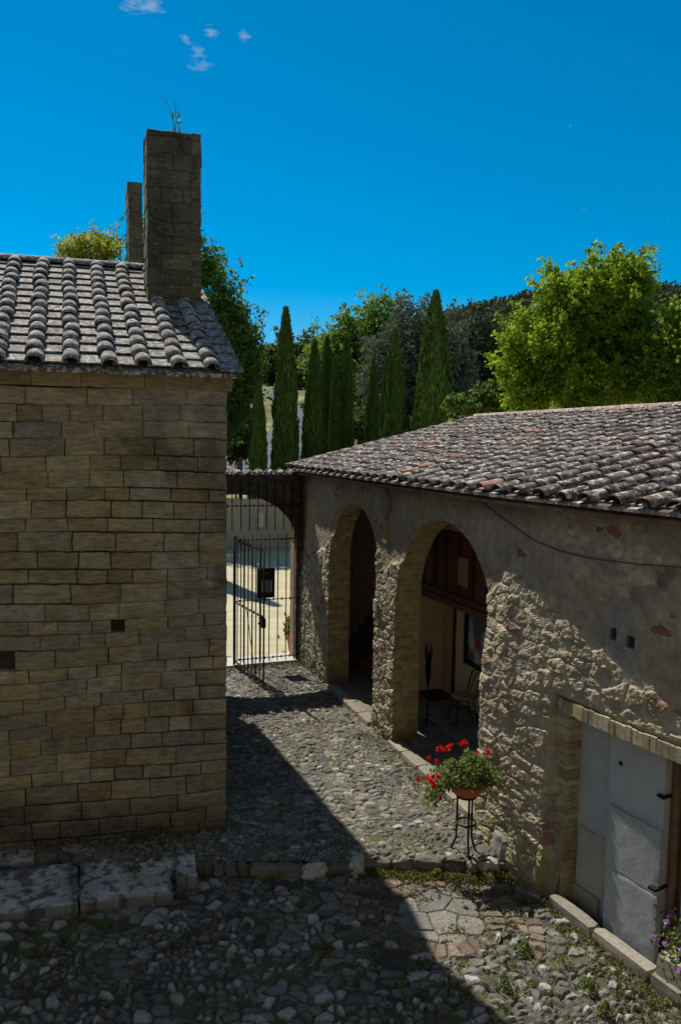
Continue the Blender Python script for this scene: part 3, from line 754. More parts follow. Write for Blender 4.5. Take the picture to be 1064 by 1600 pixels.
def arcade_skin(step, off, s0, s1, z0, z1, disp=True, snap=.62):
    ss_ = np.arange(s0, s1+step/2, step); zz_ = np.arange(z0, z1+step/2, step)
    A, B = np.meshgrid(ss_, zz_, indexing='ij'); n0, n1 = A.shape
    for it in range(2):
        dd = sd_open(A, B); h_ = 1e-3
        gx = (sd_open(A+h_, B)-sd_open(A-h_, B))/(2*h_); gy = (sd_open(A, B+h_)-sd_open(A, B-h_))/(2*h_)
        k_ = (np.abs(dd) < step*snap) if it == 0 else k_
        A = np.where(k_, A-gx*dd, A); B = np.where(k_, B-gy*dd, B)
    dd = sd_open(A, B); inside = dd < -1e-3; onb = k_
    I = np.arange(n0*n1).reshape(n0, n1)
    F = np.stack([I[:-1, :-1], I[1:, :-1], I[1:, 1:], I[:-1, 1:]], -1).reshape(-1, 4)
    ins = inside.ravel()[F]; bad = ins.any(1); ab = onb.ravel()[F].all(1)
    cen = sd_open(A.ravel()[F].mean(1), B.ravel()[F].mean(1)) < 0
    F = F[~(bad | (ab & cen))]
    dz, c = rubble_disp(A, B)
    if not disp: dz = dz*0
    P = WP(A, off+dz, 0.); P[..., 2] = B
    return P.reshape(-1, 3), F, c.reshape(-1, 3), A.ravel(), B.ravel()
arcade = empty('arcade_building', (P0[0], P0[1], 0), 'long low rubble stone building with two arches and a weathered tile roof', 'building')
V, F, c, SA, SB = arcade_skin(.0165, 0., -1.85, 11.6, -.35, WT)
# border edges around the openings -> reveals
from collections import Counter
E_ = np.vstack([F[:, [0, 1]], F[:, [1, 2]], F[:, [2, 3]], F[:, [3, 0]]]); key = np.sort(E_, 1)
kk = key[:, 0].astype(np.int64)*10**7+key[:, 1]; uq, inv, cnt = np.unique(kk, return_inverse=True, return_counts=True)
be = E_[cnt[inv] == 1]
ms = (sd_open(SA[be[:, 0]], SB[be[:, 0]]) < .03) & (SB[be[:, 0]] > -.34) & (SA[be[:, 0]] < 11.5)
be = be[ms]
vid = np.unique(be); remap = {int(v): i for i, v in enumerate(vid)}
depths = [0, .012, .03, .06, .1, .15, .2, .25, .29, .33, .37]
isdoor = SA[vid] > 7
Vr = []; Cr = []
for li, dp in enumerate(depths):
    s_, z_ = SA[vid], SB[vid]
    dmax = np.where(isdoor, .21/.37, 1.)
    q = V[vid]*0+WP(s_, 0., 0.); q[:, 2] = z_
    front = V[vid]; back = WP(s_, -.37*dmax, 0.); back[:, 2] = z_
    t = dp/.37; p_ = front*(1-t)+back*t
    # rough brick jambs
    rough_ = (fbm(z_*9+dp*3, s_*9+dp*9, seed=80, o=3)-.5)*.045*math.sin(math.pi*min(t*1.3, 1))*(.4+.6*(z_ < 2.6))
    th_ = theta(s_); tv = np.stack([np.sin(th_), -np.cos(th_), 0*th_], 1)
    cen_ = np.where(s_ < 3, ARCH[0][0], np.where(s_ < 7, ARCH[1][0], 12.)); sg_ = np.sign(cen_-s_)
    p_ = p_+tv*(sg_*rough_)[:, None]
    cz = np.floor(z_/.062+hsh(np.floor(z_/.062), 0*z_, 1, 4)*.3); br = hsh(cz, np.floor(np.full_like(z_, dp)/.14+(cz % 2)*.5), 3, 12)
    cc = mixc3(np.array([.30, .235, .12]), np.array([.40, .325, .18]), br)*(1-.25*((z_/.062 % 1) < .15))[:, None]
    cc = np.where(((br > .82) & (z_ < 2))[:, None], np.array([.27, .18, .11]), cc)
    cc = mixc3(cc, np.array([.06, .07, .03]), .75*sst(.55, .05, z_+.2*vn(z_*0+dp*9, s_*3, seed=5)))
    Vr.append(p_); Cr.append(cc)
Vr = np.concatenate(Vr); Cr = np.concatenate(Cr); nv = len(vid); Fr = []
for li in range(len(depths)-1):
    for a_i, b_i in be:
        ia, ib = remap[int(a_i)], remap[int(b_i)]
        Fr.append((li*nv+ib, li*nv+ia, (li+1)*nv+ia, (li+1)*nv+ib))
V = np.asarray(V)
allV = np.vstack([V, Vr]); allF = np.vstack([F, np.array(Fr)+len(V)]); allC = np.vstack([c, Cr])
Vi, Fi, ci, sa_, sb_ = arcade_skin(.06, -.37, -1.85, 7.2, -.35, WT, disp=False)
allF = np.vstack([allF, Fi[:, ::-1]+len(allV)]); allV = np.vstack([allV, Vi]); allC = np.vstack([allC, ci*0+np.array([.33, .28, .2])])
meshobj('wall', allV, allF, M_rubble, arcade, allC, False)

# other walls: far gable end, back, partitions, floor
RW = 4.55; RS = .252     # depth of one roof slope, its rise
def IP(s, inn, z):      # interior point with constant direction of section A / B
    p_ = WP(np.array(float(s)), -float(inn), z); return np.array([p_[0], p_[1], z])
b1 = MB()
prof = [(0, -.3), (0, WT-.02), (RW, WT+RS*RW-.1), (2*RW, WT-.02), (2*RW, -.3)]
for sA in (-1.83,):
    V = [IP(sA, i_, z_) for (i_, z_) in prof]+[IP(sA+.3, i_, z_) for (i_, z_) in prof]
    b1.add(V, [(0, 1, 2, 3, 4), (9, 8, 7, 6, 5), (3, 8, 9, 4), (1, 6, 7, 2), (2, 7, 8, 3)], (.24, .20, .15))
V = [IP(-1.8, 2*RW, -.3), IP(12, 2*RW, -.3), IP(12, 2*RW, WT), IP(-1.8, 2*RW, WT)]; b1.add(V, [(0, 1, 2, 3)], (.24, .2, .15))
V = [IP(11.6, i_, z_) for (i_, z_) in prof]; b1.add(V, [(0, 1, 2, 3, 4)], (.24, .2, .15))
b1.build('wall', M_rubble, arcade)
b1 = MB()   # porch rooms
BI = 1.95
def quad(mbx, p, c_): mbx.add(p, [(0, 1, 2, 3)], c_)
quad(b1, [IP(1.45, BI, 0), IP(1.55, BI, 0), IP(1.55, BI, 4), IP(1.45, BI, 4)], (.5, .42, .29))
# back wall with door opening s 1.55..1.92
for (sa, sb, za, zb_) in ((-1.9, 1.0, 0, 4.1), (1.0, 1.56, 0, 4.1), (1.56, 1.93, 1.98, 4.1), (1.93, 7.0, 0, 4.1)):
    quad(b1, [IP(sa, BI, za), IP(sb, BI, za), IP(sb, BI, zb_), IP(sa, BI, zb_)], (.5, .42, .29))
quad(b1, [IP(1.56, BI, 0), IP(1.56, BI+.5, 0), IP(1.56, BI+.5, 2), IP(1.56, BI, 2)], (.5, .42, .29)); quad(b1, [IP(1.93, BI, 0), IP(1.93, BI+.5, 0), IP(1.93, BI+.5, 2), IP(1.93, BI, 2)], (.5, .42, .29))
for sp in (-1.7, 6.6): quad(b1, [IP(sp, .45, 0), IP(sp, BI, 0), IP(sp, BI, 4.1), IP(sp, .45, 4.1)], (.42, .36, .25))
# projecting cream return left of the door
for pp in ([IP(1.42, 1.25, 0), IP(1.42, BI, 0), IP(1.42, BI, 3.6), IP(1.42, 1.25, 3.6)], [IP(1.2, 1.25, 0), IP(1.42, 1.25, 0), IP(1.42, 1.25, 3.6), IP(1.2, 1.25, 3.6)]): quad(b1, pp, (.5, .42, .29))
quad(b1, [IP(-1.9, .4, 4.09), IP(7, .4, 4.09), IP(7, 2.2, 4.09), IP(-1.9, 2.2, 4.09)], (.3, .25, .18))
b1.build('porch_wall', M_cream, arcade)
b1 = MB(); xs = np.linspace(-1.9, 7.3, 140); ys = np.linspace(0, 1.97, 30)
A, B = np.meshgrid(xs, ys, indexing='ij'); P = WP(A, -B, 0.); P[..., 2] = .03+(fbm(A*3, B*3, seed=4)-.5)*.02
f1, f2, r1, r2 = voro(A/.3, B/.3, 9); cc = mixc3(DIRT, np.array([.17, .16, .14])*1., sst(.02, .12, f2-f1)).reshape(-1, 3)*(.8+.4*r1.reshape(-1, 1))
I = np.arange(A.size).reshape(A.shape); b1.add(P.reshape(-1, 3), np.stack([I[:-1, :-1], I[1:, :-1], I[1:, 1:], I[:-1, 1:]], -1).reshape(-1, 4), cc)
b1.build('porch_floor', M_ground, arcade)
# door in the porch
b1 = MB(); q0, q1 = IP(1.58, BI+.12, 0), IP(1.91, BI+.12, 0)
ux = (q1-q0)/np.linalg.norm(q1-q0); un_ = np.array([-ux[1], ux[0], 0]); 
def lm(o, ax, ay):
    def f(V): return o+V[:, :1]*ax+V[:, 1:2]*ay+V[:, 2:3]*Zr
    return f
wd = np.linalg.norm(q1-q0)
b1.box((0, 0, .04), (wd, .05, 1.97), (.05, .02, .012), lm(q0, ux, un_))
for (z0_, z1_) in ((.15, .8), (.95, 1.85)): b1.box((.06, -.018, z0_), (wd-.06, .0, z1_), (.07, .03, .018), lm(q0, ux, un_))
door = b1.build('door', M_paint, arcade)
b1 = MB(); b1.box((wd-.10, -.06, 1.0), (wd-.075, -.02, 1.25), (.5, .48, .42), lm(q0, ux, un_)); hd = b1.build('handle', M_paint, arcade)
hd.parent = door; hd.location = (0, 0, 0)

# roof
aR = theta(np.array([2., 9.])); 
b1 = MB(); rows = []; s = -1.88; sl_ = math.hypot(1, RS)
def tcol_b():
    r_ = random.random()
    if r_ < .025: return np.array((.40, .19, .12))*random.uniform(.7, 1.1)
    b = random.choice(((.17, .135, .115), (.13, .11, .095), (.21, .165, .14), (.16, .12, .095), (.22, .195, .175), (.18, .13, .10)))
    return np.array(b)*random.uniform(.65, 1.2)
OV = .20
AR = math.radians(22.5); RD = np.array([math.cos(AR), math.sin(AR)]); RA = np.array([math.sin(AR), -math.cos(AR)])
def eavept(s, z=0): p_ = WP(np.array(float(s)), OV, WT-.06+.05); return p_
sg = 0
while s < 12:
    p_ = eavept(s); th = float(theta(np.array(s)))
    # rows swing gently from square-on at the far end to the line of section B
    a1_ = th; dh = np.array([math.cos(a1_), math.sin(a1_)]); al = np.array([math.sin(a1_), -math.cos(a1_)])
    sag = -.05*math.sin(min(1, (s+2.2)/9)*math.pi)+.02*math.sin(s*2.1)
    d, a_, n_ = slope_frame(dh, RS, al)
    p_ = p_+Zr*(sag*.3)
    rows.append((p_, d, a_, n_, RW*sl_+OV+random.uniform(-.02, .02))); s += .355
tiled(b1, rows, .30, .355, tcol_b, rj=.024, r0=.107)
# under sheet following the rows, both slopes
ss_ = np.linspace(-2.05, 12, 80); tt = np.linspace(0, 1, 20); V = []
for s_ in ss_:
    p_ = eavept(s_); a1_ = float(theta(np.array(s_))); dh = np.array([math.cos(a1_), math.sin(a1_), RS])
    for t in tt: V.append(p_+dh*(RW+OV)*t)
    rp = V[-1]
    for t in tt[1:]: V.append(rp+np.array([dh[0], dh[1], -RS])*(RW+OV)*t)
V = np.array(V)+Zr*.02; nr = 2*len(tt)-1; I = np.arange(len(ss_)*nr).reshape(len(ss_), nr)
Fq = np.stack([I[:-1, :-1], I[1:, :-1], I[1:, 1:], I[:-1, 1:]], -1).reshape(-1, 4)
b1.add(V, Fq, (.12, .09, .07)); b1.add(V-Zr*.035, Fq[:, ::-1], (.2, .13, .09))
rim = list(I[:, 0]); k0 = 0
vf = V[I[:, 0]]; b1.add(np.vstack([vf, vf-Zr*.035]), [(i, i+len(vf), i+1+len(vf), i+1) for i in range(len(vf)-1)], (.26, .17, .12))
vf = V[I[0, :]]; b1.add(np.vstack([vf, vf-Zr*.035]), [(i, i+1, i+1+len(vf), i+len(vf)) for i in range(len(vf)-1)], (.26, .17, .12))
b1.build('roof', M_tile_b, arcade)
# ridge and verge capped with cleaner terracotta
b1 = MB()
s = -2.0
while s < 12:
    p_ = V[0]*0+np.array([np.interp(s, ss_, V[I[:, len(tt)-1], k_]) for k_ in range(3)]); a1_ = float(theta(np.array(s)))
    al = np.array([math.sin(a1_), -math.cos(a1_), .02]); sdv = np.array([math.cos(a1_), math.sin(a1_), 0])
    tile_arch(b1, p_+Zr*.045, al, sdv, Zr, .46, .125, .11, np.array((.30, .18, .135))*random.uniform(.6, 1.05), 7); s += .4
b1.build('ridge_tiles', M_tile_a, arcade)
b1 = MB(); d_, a_, n_ = slope_frame(np.array([math.cos(math.radians(20.5)), math.sin(math.radians(20.5))]), RS, np.array([math.sin(math.radians(20.5)), -math.cos(math.radians(20.5))]))
e0 = eavept(-2.05)
for i in range(15):
    tile_arch(b1, e0+d_*(i*.33)+n_*.055, d_-n_*.03, a_, n_, .4, .11, .09, np.array((.33, .19, .13))*random.uniform(.5, 1.2), 7)
b1.build('verge_tiles', M_tile_b, arcade)
# eaves boarding of flat bricks under the tiles
b1 = MB(); s = -2.2
while s < 11.9:
    a = WP(np.array([s, s+.29]), OV-.03, 0.); b = WP(np.array([s, s+.29]), -.02, 0.)
    z_ = WT-.10
    V = [(*a[0][:2], z_-.0), (*a[1][:2], z_), (*b[1][:2], z_+.07), (*b[0][:2], z_+.07), (*a[0][:2], z_+.035), (*a[1][:2], z_+.035), (*b[1][:2], z_+.10), (*b[0][:2], z_+.10)]
    b1.add(V, [(0, 3, 2, 1), (4, 5, 6, 7), (0, 1, 5, 4), (1, 2, 6, 5), (2, 3, 7, 6), (3, 0, 4, 7)], np.array((.24, .14, .09))*random.uniform(.6, 1.1)); s += .3
b1.build('eaves', M_rubble, arcade)

# brick lintel over the blocked doorway
b1 = MB(); s = 7.66
while s < 11.4:
    b1w = random.uniform(.066, .078); j = random.uniform(-.003, .003)
    a = WP(np.array([s+.0025, s+b1w-.0025]), .085+j, 0.); b = WP(np.array([s+.004, s+b1w-.004]), -.1, 0.)
    z0_, z1_ = 1.955+random.uniform(-.004, .004), 2.095+random.uniform(-.008, .008)
    V = [(*a[0][:2], z0_), (*a[1][:2], z0_), (*b[1][:2], z0_), (*b[0][:2], z0_), (*a[0][:2], z1_), (*a[1][:2], z1_), (*b[1][:2], z1_), (*b[0][:2], z1_)]
    b1.add(V, [(0, 3, 2, 1), (4, 5, 6, 7), (0, 1, 5, 4), (1, 2, 6, 5), (2, 3, 7, 6), (3, 0, 4, 7)], np.array(random.choice(((.38, .32, .2), (.33, .27, .165), (.4, .36, .25))))*random.uniform(.8, 1.1)); s += b1w
a = WP(np.linspace(7.66, 11.4, 12), .03, 0.); b = WP(np.linspace(7.66, 11.4, 12), .13, 0.)
b1.build('brick_lintel', M_rubble, arcade)
# brick jamb quoins left of the recess
b1 = MB(); z = -.2; i = 0
while z < 1.95:
    hh = random.uniform(.055, .12); s0_ = 7.80-random.uniform(.05, .2)
    a = WP(np.array([s0_, 7.795]), .045+.006*random.random()+.05*max(0, .4-z), 0.); b = WP(np.array([s0_, 7.795]), -.2, 0.)
    V = [(*a[0][:2], z+.006), (*a[1][:2], z+.006), (*b[1][:2], z+.006), (*b[0][:2], z+.006), (*a[0][:2], z+hh), (*a[1][:2], z+hh), (*b[1][:2], z+hh), (*b[0][:2], z+hh)]
    b1.add(V, [(0, 3, 2, 1), (4, 5, 6, 7), (0, 1, 5, 4), (1, 2, 6, 5), (2, 3, 7, 6), (3, 0, 4, 7)], np.array(random.choice(((.34, .28, .17), (.3, .24, .14), (.38, .33, .22))))*random.uniform(.75, 1.1)); z += hh; i += 1
b1.build('brick_jamb', M_rubble, arcade)
# white boarded infill
def wallbox(mbx, s0_, s1_, z0_, z1_, o0, o1, c_, lean=0., bev=0.):
    n = 8; V = []
    for o_, zz in ((o0, z0_), (o0, z1_), (o1, z1_), (o1, z0_)):
        t = (zz-z0_)/(z1_-z0_)
        for s_ in (s0_, s1_):
            p_ = WP(np.array(float(s_)), o_-lean*t, zz); V.append((p_[0], p_[1], zz))
    F_ = [(0, 1, 3, 2), (2, 3, 5, 4), (4, 5, 7, 6), (6, 7, 1, 0), (0, 2, 4, 6), (1, 7, 5, 3)]
    mbx.add(V, F_, c_)
b1 = MB(); wallbox(b1, 7.70, 8.30, -.25, 2.0, -.26, -.14, (.38, .395, .41)); wallbox(b1, 8.30, 8.97, .2, 2.0, -.20, -.045, (.40, .415, .43)); wallbox(b1, 9.13, 11.3, -.2, 2.0, -.26, -.15, (.38, .395, .41))
wallbox(b1, 7.70, 8.16, -.25, .02, -.2, -.10, (.36, .32, .22))
b1.build('infill_panel', M_white, arcade)
b1 = MB(); wallbox(b1, 8.90, 9.14, -.25, 2.0, -.30, -.20, (.15, .10, .05)); b1.tube([WP(np.array(9.02), -.16, z_) for z_ in (-.2, .6, 1.3, 2.0)], .045, (.16, .11, .06), 8)
b1.build('drainpipe', M_rubble, arcade)
def pslab(s0_, s1_, z0_, z1_, o, lean, lab, seed, col_=(.5, .51, .50)):
    n0, n1 = 16, 22; g0 = np.linspace(0, 1, n0); g1 = np.linspace(0, 1, n1); A, B = np.meshgrid(g0, g1, indexing='ij')
    ss2 = s0_+(s1_-s0_)*A; zz2 = z0_+(z1_-z0_)*B
    j = fbm(ss2*9, zz2*9, seed=seed, o=3)-.5; ed = (A == 0) | (A == 1) | (B == 0) | (B == 1)
    ss2 = ss2+j*.03*((A == 0) | (A == 1)); zz2 = zz2+j*.03*((B == 0) | (B == 1))
    P = WP(ss2, o-lean*B+j*.004-.002*ed, 0.); P[..., 2] = zz2
    Vv = P.reshape(-1, 3); I = np.arange(n0*n1).reshape(n0, n1); Fq = np.stack([I[:-1, :-1], I[1:, :-1], I[1:, 1:], I[:-1, 1:]], -1).reshape(-1, 4).tolist()
    rim = list(I[:, 0])+list(I[-1, 1:])+list(I[-2::-1, -1])+list(I[0, -2:0:-1]); th_ = theta(np.array(8.4)); nb = np.array([math.cos(th_), math.sin(th_), 0])*.07
    Vb = Vv[rim]+nb; Fq += [(rim[(i+1) % len(rim)], rim[i], len(Vv)+i, len(Vv)+(i+1) % len(rim)) for i in range(len(rim))]
    b_ = MB(); b_.add(np.vstack([Vv, Vb]), Fq, col_); return tag(b_.build('stone_slab', M_marble), lab, 'stone slab', 'stone slabs stood against the white doorway infill')
pslab(8.34, 8.98, -.22, .52, .0, .0, 'lowest of the two big grey-white slabs stood against the white doorway infill', 5, (.36, .385, .40))
pslab(8.33, 8.98, .525, 1.18, -.004, .0, 'upper of the two big grey-white slabs, just below the white panel', 6, (.35, .37, .375))
pslab(7.84, 8.24, .14, .70, -.09, .03, 'small tan-grey slab leaning beside the brick jamb', 7, (.34, .32, .27))
for (s_, z_) in ((8.95, 1.52), (8.95, .62)):
    b1 = MB(); wallbox(b1, s_-.03, s_+.05, z_-.012, z_+.012, -.12, .06*(z_ < 1), (.03, .02, .015))
    b1.build('clamp', M_iron, arcade)

b1 = MB(); wallbox(b1, 8.42, 8.46, 1.62, 1.66, -.05, -.038, (.02, .015, .01)); b1.build('hole_patch', M_iron, arcade)  # small black box, its colour standing for the shade inside a hole
# kerb stones
mb_ = MB(); s = 7.80; i = 0
while s < 11.5:
    ln = random.uniform(.5, .85); p_ = WP(np.array(s+ln/2), .18, -.13); th = float(theta(np.array(s)))
    V, Fq = rockV(p_, (.15, ln*.985, .19), th, 40+i, 12, .80, .10); mb_.add(V, Fq, np.array([.235, .215, .17])*random.uniform(.8, 1.15)); s += ln; i += 1
tag(mb_.build('kerb', M_ground, None, True), 'stone kerb along the foot of the white infill', kind='structure')
mb_ = MB()
for (sa, sb) in ((.45, 2.62), (3.5, 6.05)):
    s = sa
    while s < sb:
        ln = min(random.uniform(.4, .7), sb-s+.05); p_ = WP(np.array(s+ln/2), .02, 0.); th = float(theta(np.array(s)))
        V, Fq = rockV(p_, (.22, ln*.985, .13), th, 60+i, 12, .8, .10); mb_.add(V, Fq, np.array([.25, .215, .16])*random.uniform(.8, 1.15)); s += ln; i += 1
tag(mb_.build('kerb', M_ground, None, True), 'worn stone sill strip across the mouths of the two arches', kind='structure')

# things fixed on the arcade wall
def onwall(name, s, z, w_, h_, col_, lab, cat, t=.02, off=.02, group=None):
    b_ = MB(); wallbox(b_, s-w_/2, s+w_/2, z-h_/2, z+h_/2, off-.03, off+t, col_); return tag(b_.build(name, M_paint), lab, cat, group)
def oval(name, s, z, w_, h_, parts, lab, cat):
    root = empty(name, tuple(WP(np.array(s), .02, z)), lab, cat)
    for (nm, k_, c_, o0, o1) in parts:
        b_ = MB(); n = 28; V = []
        for o_ in (o0, o1):
            for j in range(n):
                q = 2*math.pi*j/n; p_ = WP(np.array(s+w_/2*k_*math.cos(q)), o_, 0.); V.append((p_[0], p_[1], z+h_/2*k_*math.sin(q)))
        F_ = [(j, (j+1) % n, n+(j+1) % n, n+j) for j in range(n)]+[tuple(range(n, 2*n))]
        b_.add(V, F_, c_); b_.build(nm, M_paint, root)
    return root
oval('medallion', 3.0, 3.82, .36, .46, [('rim', 1., (.16, .15, .13), -.02, .03), ('face', .74, (.30, .155, .115), .0, .036)], 'oval pinkish medallion set in the wall high between the two arches', 'medallion')
pl = onwall('ceramic_plaque', 3.02, 3.36, .16, .34, (.27, .21, .07), 'narrow upright yellowish plaque below the oval medallion', 'plaque', .02, .015)
onwall('paper_notice', -.12, 2.06, .19, .42, (.50, .52, .56), 'tall pale notice on the pier beside the gate', 'notice', .008, .045, 'pale notices on the pier by the gate')
onwall('paper_notice', .12, 1.98, .15, .28, (.40, .40, .38), 'lower greyish notice nearest the first arch', 'notice', .008, .07, 'pale notices on the pier by the gate')
onwall('paper_notice', .13, 2.50, .12, .36, (.42, .43, .43), 'narrow faded notice highest on the pier beside the gate', 'notice', .008, .06, 'pale notices on the pier by the gate')
onwall('number_plate', 2.86, 2.13, .13, .19, (.34, .36, .38), 'small pale plate on the middle pier between the arches', 'plate', .01, .115)
b1 = MB(); cab = [(6.02, 4.08), (6.35, 3.98), (6.75, 3.85), (7.1, 3.74), (7.5, 3.68), (8.0, 3.66), (8.6, 3.69), (9.4, 3.76), (10.4, 3.8), (11.5, 3.8)]
b1.tube([WP(np.array(s_), .03, z_) for s_, z_ in cab], .008, (.09, .08, .07), 6)
tag(b1.build('wall_cable', M_paint), 'dark cable sagging along the upper wall below the eaves', 'cable')

# wooden screen inside the second arch
wp = empty('wooden_screen', tuple(IP(4.2, .75, 2.3)), 'dark brown boarded timber screen hanging inside the upper part of the second arch', 'screen')
WI = .72
b1 = MB(); wallbox(b1, 2.7, 6.4, 2.50, 3.40, -WI-.04, -WI, (.10, .034, .016)); b1.build('board_panel', M_paint, wp)
for i, s_ in enumerate(np.arange(2.9, 6.4, .42)):
    b1 = MB(); wallbox(b1, s_, s_+.05, 2.48, 3.42, -WI, -WI+.035, (.035, .014, .009)); b1.build('batten', M_paint, wp)
b1 = MB(); wallbox(b1, 2.6, 6.5, 2.30, 2.40, -WI-.06, -WI+.07, (.11, .045, .026)); wallbox(b1, 2.6, 6.5, 2.41, 2.50, -WI-.06, -WI+.05, (.085, .034, .02)); wallbox(b1, 2.6, 6.5, 3.40, 3.46, -WI-.06, -WI+.04, (.1, .04, .022)); b1.build('beam', M_paint, wp)
b1 = MB(); wallbox(b1, 4.20, 4.50, 2.68, 3.12, -WI+.036, -WI+.046, (.20, .155, .10))
tag(b1.build('paper_notice', M_paint), 'sheet of tan paper pinned on the dark timber screen', 'notice')
# poster case on the back wall
pc = empty('poster_case', tuple(IP(2.8, BI, 1.3)), 'glazed poster case with a dark blue frame on the cream wall inside the second arch', 'poster case')
b1 = MB(); 
for (a, b, c_, d_) in ((2.35, 2.43, .85, 2.2), (3.42, 3.5, .85, 2.2), (2.43, 3.42, .85, .93), (2.43, 3.42, 2.12, 2.2)): wallbox(b1, a, b, c_, d_, -BI, -BI+.08, (.012, .016, .03))
b1.build('frame', M_paint, pc)
b1 = MB(); n0, n1 = 24, 30; A, B = np.meshgrid(np.linspace(2.43, 3.42, n0), np.linspace(.93, 2.12, n1), indexing='ij'); P = WP(A, -BI+.03, 0.); P[..., 2] = B
q = fbm(A*5, B*4, seed=90); cc = mixc3(np.array([.10, .14, .2]), np.array([.5, .52, .52]), sst(.4, .62, q)); cc = np.where((hsh(np.floor(A*6), np.floor(B*5), 2, 3) > .85)[..., None], np.array([.3, .1, .06]), cc)
I = np.arange(n0*n1).reshape(n0, n1); b1.add(P.reshape(-1, 3), np.stack([I[:-1, :-1], I[1:, :-1], I[1:, 1:], I[:-1, 1:]], -1).reshape(-1, 4), cc.reshape(-1, 3)); b1.build('poster', M_paint, pc)
# door mat
b1 = MB(); V = [IP(1.35, BI-.05, .05), IP(1.95, BI-.05, .05), IP(1.95, BI-.5, .05), IP(1.35, BI-.5, .05)]; V += [np.array(v)+[0, 0, .018] for v in V]
b1.add(V, [(0, 3, 2, 1), (4, 5, 6, 7), (0, 1, 5, 4), (1, 2, 6, 5), (2, 3, 7, 6), (3, 0, 4, 7)], (.02, .018, .015)); tag(b1.build('door_mat', M_paint), 'dark door mat on the porch floor before the brown door', 'mat')

# stair inside the first arch
b1 = MB()
for i in range(7):
    z0_ = .03; z1_ = .03+.17*(i+1); inn = .95+i*.14
    V = []
    for zz in (z0_, z1_):
        for (s_, q_) in ((-1.8, inn), (-.3, inn), (-.3, BI), (-1.8, BI)): V.append(IP(s_, q_, zz))
    b1.add(V, [(0, 3, 2, 1), (4, 5, 6, 7), (0, 1, 5, 4), (1, 2, 6, 5), (2, 3, 7, 6), (3, 0, 4, 7)], np.array((.14, .07, .045))*random.uniform(.8, 1.2))
b1.build('stair', M_rubble, arcade)

# bistro chair
def chair():
    o = IP(3.08, 1.47, .045)
    root = empty('bistro_chair', tuple(o), 'black bentwood-style metal chair with a round tan seat inside the second arch', 'chair')
    fw = np.array([-.94, -.33, 0]); fw /= np.linalg.norm(fw); sdv = np.array([-fw[1], fw[0], 0])   # faces left
    b_ = MB(); V = []; b_.lathe([(0, .0), (.19, 0), (.205, .012), (.205, .028), (.19, .036), (0, .040)], o+[0, 0, .43], (.30, .24, .13), 24); b_.build('seat', M_paint, root)
    ir = (.008, .008, .008)
    for (f, s_) in ((1, 1), (1, -1)):
        b_ = MB(); p = o+fw*.13*f+sdv*.12*s_; b_.tube([p+Zr*.44, p+fw*.03+sdv*.012*s_+Zr*.25, p+fw*.075+sdv*.035*s_], .011, ir, 8); b_.build('leg', M_iron, root)
    for s_ in (1, -1):
        b_ = MB(); p = o-fw*.15+sdv*.11*s_; b_.tube([p+Zr*.44, p-fw*.03+sdv*.01*s_+Zr*.22, p-fw*.085+sdv*.035*s_], .011, ir, 8); b_.build('leg', M_iron, root)
    b_ = MB(); b_.tube([o+Zr*.30+fw*.17*math.cos(q)+sdv*.17*math.sin(q) for q in np.linspace(0, 2*math.pi, 25)], .007, ir, 6, False); b_.build('stretcher', M_iron, root)
    b_ = MB()
    for (wd_, ht, r_) in ((.185, .46, .011), (.085, .38, .008)):
        pts = [o-fw*.16+sdv*wd_*.85+Zr*.44]
        for q in np.linspace(0, math.pi, 15):
            zz = .44+(ht-wd_)+wd_*math.sin(q)*1.; pts.append(o-fw*(.17+.10*(zz-.44)/ht*1.2)+sdv*wd_*math.cos(q)+Zr*zz)
        pts.append(o-fw*.16-sdv*wd_*.85+Zr*.44); b_.tube(pts, r_, ir, 8)
    b_.build('backrest', M_iron, root)
chair()
# iron torch stand
tp = IP(3.10, .78, .04)
ts = empty('torch_stand', tuple(tp), 'tall black wrought-iron stand with a clustered top just inside the second arch', 'stand')
b1 = MB(); b1.tube([tp, tp+[0, 0, 1.3]], .012, (.01, .01, .01), 8); b1.build('pole', M_iron, ts)
b1 = MB()
for q in np.linspace(0, 2*math.pi, 4)[:3]: b1.tube([tp+[0, 0, .14], tp+[.12*math.cos(q), .12*math.sin(q), .06], tp+[.2*math.cos(q), .2*math.sin(q), .0]], .009, (.01, .01, .01), 6)
b1.build('foot', M_iron, ts)
b1 = MB()
for q in np.linspace(0, 2*math.pi, 7)[:6]:
    cx_, sy_ = math.cos(q), math.sin(q); b1.tube([tp+[.012*cx_, .012*sy_, .72], tp+[.035*cx_, .035*sy_, .95], tp+[.03*cx_, .03*sy_, 1.15], tp+[.06*cx_, .06*sy_, 1.26], tp+[.055*cx_, .055*sy_, 1.42+.05*(q > 3)]], [.008, .016, .014, .010, .004], (.01, .01, .01), 6)
b1.build('branch', M_iron, ts)

# ------------------------------------------------------------------ gateway and gate
gw = empty('gateway', tuple(GP(1.5)), 'dark tile-topped stone arch joining the church to the arcade over the gate', 'gateway')
KA, KR, ZS, AH = 1.55, 1.38, 2.62, 1.08
def sd_gate(k_, z_):
    e_ = np.hypot((k_-KA)/KR, np.where(z_ > ZS, (z_-ZS)/AH, 0)); return np.where(z_ > ZS, (e_-1)*1.1, np.abs(k_-KA)-KR)
st = .03; ks = np.arange(-.12, 3.6, st); zs = np.arange(-.2, 4.12, st); A, B = np.meshgrid(ks, zs, indexing='ij')
dd = sd_gate(A, B); h_ = 1e-3; gx = (sd_gate(A+h_, B)-sd_gate(A-h_, B))/(2*h_); gy = (sd_gate(A, B+h_)-sd_gate(A, B-h_))/(2*h_); gl = gx**2+gy**2+1e-6
kx = np.abs(dd) < st*.62; A = np.where(kx, A-gx*dd/gl, A); B = np.where(kx, B-gy*dd/gl, B)
